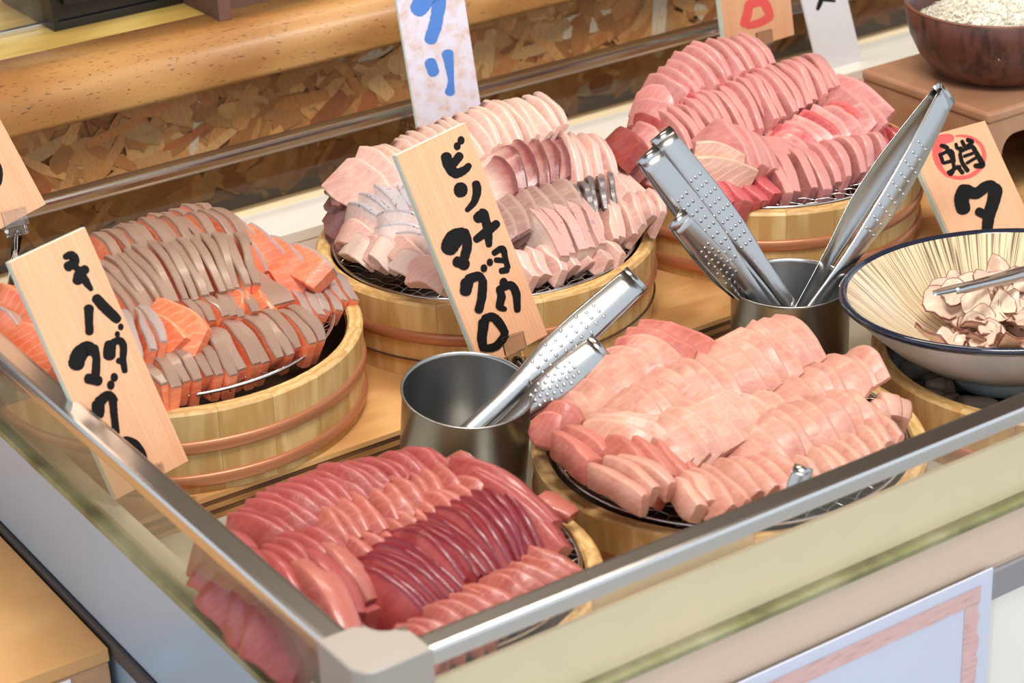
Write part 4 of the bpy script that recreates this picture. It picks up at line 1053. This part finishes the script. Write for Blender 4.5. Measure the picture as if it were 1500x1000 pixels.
PNK('small red slice tucked behind the large pink slab', 'red slices behind the slab', 'pink_red', [(1246, 118), (1262, 122)], 1.56, [(1292, 150), (1300, 158)], 1.52, 2, .03, t=.016, lean=-45, bulge=.004)
PNK('rounded pink chunk sloping over the left front of the pile', 'rounded pink chunks', ['pinkfish'], [(1056, 176), (1092, 188)], 1.560, [(1112, 244), (1142, 248)], 1.500, 3, .040, t=.020, lean=-34, bulge=.010)
PNK('tan chunk with white sinew lines at the left front', 'tan chunks', 'pink_tan', [(1018, 206), (1018, 230)], (1.545, 1.528), [(1088, 222), (1104, 244)], (1.515, 1.50), 2, .024, t=.030, lean=-20, bulge=.006, taper=.1)
PNK('dark red block low at the front of the pink pile', 'dark red blocks', 'pink_red', [(1040, 262), (1078, 262), (1104, 258)], 1.51, [(1078, 292), (1120, 290), (1146, 284)], 1.478, 4, .03, t=.022, lean=-22, bulge=.003, taper=.1)
PNK('curved pink slice hanging over the left side of the tub', 'left-hand pink slices', ['pinkfish', 'pinkfish', 'tuna'], [(938, 136), (932, 160), (926, 184), (950, 205), (908, 214), (912, 190)], (1.70, 1.63), [(1004, 142), (984, 172), (972, 200), (1012, 230), (960, 236), (944, 210)], (1.655, 1.57), 9, .034, t=.018, lean=-46, bulge=.006)

# --- red tuna
tn = 'red_tuna_slice'
def TUN(lab, grp, mat, *a, **k):
    k.setdefault('soft', True); k.setdefault('tf', 1.0)
    return row(tn, 'red tuna slice', lab, grp, mat, *a, **k)
bed(tn, 'red tuna slice', 'red tuna slice in the bottom layer of the red tuna pile', 'bottom layer of red tuna', 'tuna', 'tuna', GZ['tuna'], (.045, -.03), .095, .026, .030, .075, 0)
TUN('rose tuna slice in the long rear row of the red tuna pile', 'rear red tuna row', 'tuna', [(338, 748), (382, 716), (470, 678), (604, 656)], (1.272, 1.262), [(436, 790), (500, 745), (560, 708), (664, 672)], (1.222, 1.22), 18, .042, lean=-30, bulge=.006)
TUN('pale rose tuna slice with white sinews in the second row', 'second red tuna row', 'tuna_pale', [(456, 738), (540, 704), (668, 664)], (1.242, 1.235), [(515, 796), (600, 752), (716, 700)], (1.19, 1.19), 12, .042, lean=-38, bulge=.007)
TUN('broad tuna slab curving down at the right end of the pile', 'broad red tuna slabs', 'tuna', [(672, 666), (706, 682)], (1.222, 1.20), [(800, 742), (838, 802)], (1.145, 1.108), 4, .036, t=.022, lean=-36, bulge=.008, taper=.1)
TUN('pale tuna slice in the third row behind the dark row', 'third red tuna row', 'tuna_pale', [(500, 786), (560, 752), (672, 694)], (1.206, 1.205), [(560, 812), (640, 778), (728, 722)], (1.17, 1.17), 11, .038, lean=-30, bulge=.005)
TUN('dark crimson tuna slice standing in the fanned middle row', 'dark crimson tuna row', 'tuna_dark', [(484, 834), (568, 778), (640, 738), (714, 696)], (1.182, 1.192), [(632, 892), (700, 842), (750, 822), (800, 806)], (1.107, 1.112), 16, .046, lean=-20, bulge=.013, taper=.10)
TUN('pale tuna slice in the front row behind the steel rail', 'front red tuna row', 'tuna_pale', [(544, 942), (632, 882), (712, 836), (770, 812)], (1.088, 1.115), [(610, 972), (700, 912), (780, 868), (850, 838)], (1.055, 1.08), 12, .032, lean=-34, bulge=.006)
TUN('rose tuna slice in the short row near the left glass', 'short left tuna row', 'tuna', [(366, 812), (436, 770)], (1.212, 1.218), [(436, 892), (512, 806)], (1.142, 1.176), 6, .045, lean=-28, bulge=.008)
TUN('upright tuna slab leaning between the short row and the dark row', 'upright tuna slabs', ['tuna_pale', 'tuna'], [(440, 812), (478, 790)], 1.185, [(512, 926), (548, 872)], (1.10, 1.135), 3, .046, t=.020, lean=-24, bulge=.010, taper=.15)
TUN('loose tuna chunk at the left edge against the side glass', 'loose tuna chunks', 'tuna', [(306, 770), (326, 790), (340, 830), (380, 880)], (1.255, 1.15), [(372, 800), (400, 836), (420, 890), (470, 940)], (1.205, 1.09), 5, .04, t=.024, lean=-36, bulge=.006)
TUN('low tuna slice on the grill at the front corner', 'low tuna slices', 'tuna_pale', [(490, 915), (540, 935), (780, 800)], (1.09, 1.12), [(560, 952), (600, 975), (852, 830)], (1.06, 1.085), 4, .022, t=.024, lean=-30, bulge=.002)
TUN('thin tuna scrap hanging over the right rim of the tuna tub', 'thin tuna scraps', 'tuna_pale', [(792, 722)], 1.19, [(846, 750)], 1.165, 1, .010, t=.022, lean=-10, bulge=.001)

# --- albacore
al = 'albacore_slice'
def ALB(lab, grp, mat, *a, **k):
    k.setdefault('soft', True); k.setdefault('tf', 1.02)
    return row(al, 'albacore slice', lab, grp, mat, *a, **k)
bed(al, 'albacore slice', 'albacore slice in the bottom layer of the albacore pile', 'bottom layer of albacore', 'albacore', 'albacore', GZ['albacore'], (.055, -.03), .10, .026, .032, .085, 0)
ALB('pale albacore slice in the left rear row beside the steel cup', 'left rear albacore row', 'albacore', [(820, 572), (862, 528), (908, 494)], (1.305, 1.305), [(890, 602), (940, 560), (1004, 520)], (1.255, 1.255), 6, .050, lean=-58, bulge=.006)
ALB('ragged-edged albacore slice at the very back of the pile', 'rearmost albacore slices', 'albacore_rose', [(908, 494), (940, 470)], 1.305, [(1000, 524), (1052, 506)], 1.255, 3, .04, t=.012, lean=-58, bulge=.006, rough=1.8)
ALB('albacore slice in the long ridged middle row', 'long middle albacore row', 'albacore', [(872, 604), (976, 532), (1050, 506), (1100, 470), (1146, 458)], (1.255, 1.248), [(930, 648), (1060, 580), (1140, 562), (1216, 522)], (1.20, 1.188), 17, .052, lean=-57, bulge=.007)
ALB('albacore slice in the right rear row under the octopus bowl', 'right rear albacore row', 'albacore', [(1136, 556), (1200, 526), (1252, 512)], (1.206, 1.188), [(1196, 606), (1250, 586), (1304, 548)], (1.145, 1.138), 9, .05, lean=-54, bulge=.009)
ALB('pale albacore slice in the row above the front row', 'inner front albacore row', 'albacore_pale', [(938, 618), (1030, 570), (1120, 572), (1196, 562)], (1.205, 1.19), [(1020, 668), (1100, 640), (1170, 632), (1250, 606)], (1.15, 1.145), 11, .048, lean=-58, bulge=.007)
ALB('thick albacore slice in the front row with rounded ends', 'front albacore row', 'albacore', [(1060, 620), (1130, 590), (1222, 572)], (1.178, 1.168), [(1150, 690), (1220, 664), (1296, 622)], (1.108, 1.108), 9, .05, lean=-52, bulge=.012, taper=.25)
ALB('white-edged albacore slice hanging at the left of the middle row', 'white-edged albacore slices', 'albacore_pale', [(862, 612), (900, 600)], 1.225, [(960, 640), (1040, 654)], 1.17, 3, .04, t=.016, lean=-40, bulge=.006, rough=1.6)
ALB('low albacore slice lying flat behind the front rail', 'low front albacore slices', 'albacore', [(1016, 682), (1060, 668), (1120, 660)], (1.135, 1.12), [(1080, 738), (1124, 720), (1190, 692)], (1.075, 1.07), 6, .026, lean=-44, bulge=.004)
ALB('small pale albacore slice at the right front edge of the tub', 'right front albacore slices', 'albacore_pale', [(1170, 668), (1230, 640), (1290, 606)], (1.12, 1.12), [(1210, 698), (1270, 668), (1326, 634)], (1.08, 1.085), 8, .026, lean=-34, bulge=.005)
ALB('small white albacore piece by the rim of the octopus tub', 'small white albacore pieces', 'albacore_pale', [(1270, 590), (1300, 574), (1316, 580)], 1.14, [(1290, 622), (1318, 606), (1328, 610)], 1.115, 4, .024, t=.014, lean=-20, bulge=.005)
ALB('thick peach albacore block on the bare grill', 'thick peach blocks', 'albacore', [(868, 676), (888, 666), (912, 662)], (1.172, 1.168), [(946, 722), (968, 714), (990, 706)], (1.112, 1.114), 3, .019, lean=-16, bulge=.005, taper=.08)
ALB('rose albacore block at the left edge of the grill', 'rose albacore blocks', 'albacore_rose', [(820, 632), (842, 622)], 1.232, [(872, 664), (896, 652)], 1.186, 2, .024, t=.026, lean=-18, bulge=.004, taper=.1)
ALB('dark rose albacore slice showing under the middle row', 'dark rose albacore slices', 'albacore_rose', [(900, 636), (940, 626), (985, 640)], 1.195, [(968, 690), (1006, 694), (1040, 700)], 1.135, 4, .034, t=.020, lean=-38, bulge=.004)
ALB('round reddish albacore piece resting on the left rim', 'round reddish pieces', 'albacore_rose', [(788, 606), (800, 596)], 1.272, [(846, 622), (858, 606)], 1.245, 2, .030, t=.020, lean=-30, bulge=.008, taper=.6)
ALB('translucent white albacore slice hanging at the front left', 'translucent albacore slices', 'albacore_pale', [(996, 696), (1010, 688)], 1.13, [(1026, 738), (1046, 728)], 1.092, 2, .020, t=.014, lean=-24, bulge=.004)

# --- octopus
def octo(c, r, nrm, rnd):
    n = 14; z = nrm.normalized(); x = z.orthogonal().normalized(); y = z.cross(x)
    V, C, Fc = [], [], []
    sd = rnd.uniform(0, 99); el = rnd.uniform(.55, .85); ph = rnd.uniform(0, 6)
    def pt(u, k, top):
        a = 2 * math.pi * k / n + ph
        rr = r * u * (1 + .28 * noise.noise(Vector((math.cos(a) * 1.3, math.sin(a) * 1.3, sd))))
        px, py = rr * math.cos(a), rr * el * math.sin(a)
        b = 0.35 * r * noise.noise(Vector((px / r * 1.4, py / r * 1.4, sd + 7))) + 0.25 * (px * px) / r * math.sin(sd)
        return x * px + y * py + z * (b + (0.0013 if top else -0.0013) * (1 - .4 * u * u))
    us = (0.4, 0.78, 0.91, 1.0)
    for top in (True, False):
        V.append(pt(0, 0, top)); C.append((.5, .5, 0, 1))
        for u in us:
            for k in range(n): V.append(pt(u, k, top)); C.append((u, .5, 1.0 if u > .95 else 0.0, 1))
    half = 1 + len(us) * n
    for ti, o in ((0, 0), (1, half)):
        for k in range(n):
            k2 = (k + 1) % n
            Fc.append((o, o + 1 + k, o + 1 + k2))
            for q in range(len(us) - 1):
                Fc.append((o + 1 + q * n + k, o + 1 + (q + 1) * n + k, o + 1 + (q + 1) * n + k2, o + 1 + q * n + k2))
    e = 1 + (len(us) - 1) * n
    for k in range(n):
        k2 = (k + 1) % n; Fc.append((e + k, half + e + k, half + e + k2, e + k2))
    o = mesh_obj('octopus_slice', V, Fc, M['octopus'], None, smooth=True, attr=C); o.location = c
    return tag(o, 'thin pale octopus slice with a reddish-brown edge in the ceramic bowl', 'octopus slice', 'octopus slices in the ceramic bowl')
orr = random.Random(9)
def bowl_inside(r):
    prof = [(0.0, 0.013), (0.03, 0.014), (0.06, 0.018), (0.082, 0.027), (0.103, 0.042), (0.124, 0.061), (0.14, 0.072)]
    for (r0, z0), (r1, z1) in zip(prof, prof[1:]):
        if r <= r1: return z0 + (z1 - z0) * (r - r0) / (r1 - r0)
    return 0.072
for k in range(120):
    a = orr.uniform(0, 2 * math.pi); rr = 0.090 * math.sqrt(orr.random())
    x = 1.283 + rr * math.cos(a); y = 1.176 + rr * math.sin(a)
    lo = bowl_inside(math.hypot(x - 1.280, y - 1.182)) + 0.010
    hi = max(lo + 0.003, 0.064 - 0.016 * (rr / .09) ** 2)
    z = Z(.780) - 0.074 + lo + (hi - lo) * orr.uniform(.55, 1.0)
    octo(Vector((x, y, z)), orr.uniform(.013, .023), Vector((orr.gauss(0, .4), orr.gauss(-.2, .4), 1)), orr)
tongs(PY(1600, 378, 1.19), PY(1384, 428, 1.19), Vector((.1, -.9, .35)), .012, .011, 'plain steel tongs lying across the octopus slices in the bowl', dots=False, tipgap=.014)
tongs(PY(1174, 694, 1.046), PY(1158, 745, 1.042), Vector((-.5, -.6, .2)), .016, .0045, 'small steel tongs standing behind the front rail by the albacore', dots=False)

# cream plastic strip with green seaweed specks just inside the front rail
a = PY(866, 828, 1.016); b = PY(1100, 738, 1.016)
strip = box('plastic_strip', a.x, b.x, 1.0125, 1.0165, ZG - 0.025, b.z, M['cream'], bevel=0.0012)
tag(strip, 'cream plastic strip standing just inside the front rail', 'strip')
for px, py in ((985, 775), (1010, 766), (1038, 748), (1046, 744), (1058, 738), (1066, 735), (1074, 737), (1030, 756)):
    p = PY(px, py, 1.0121); p.z = min(p.z, b.z - 0.001)
    r0 = orr.uniform(.0012, .0026)
    v, f = lathe([(0.0001, -.0006), (r0, -.0003), (r0 * .8, .0006), (0.0001, .0009)], 7)
    o = mesh_obj('seaweed_flake', [(q[0] * 1.7, -q[2], q[1]) for q in v], f, M['mossgreen'], smooth=True); o.location = p
    tag(o, 'tiny green seaweed flake stuck on the cream strip', 'seaweed flake', 'green flakes on the cream strip')
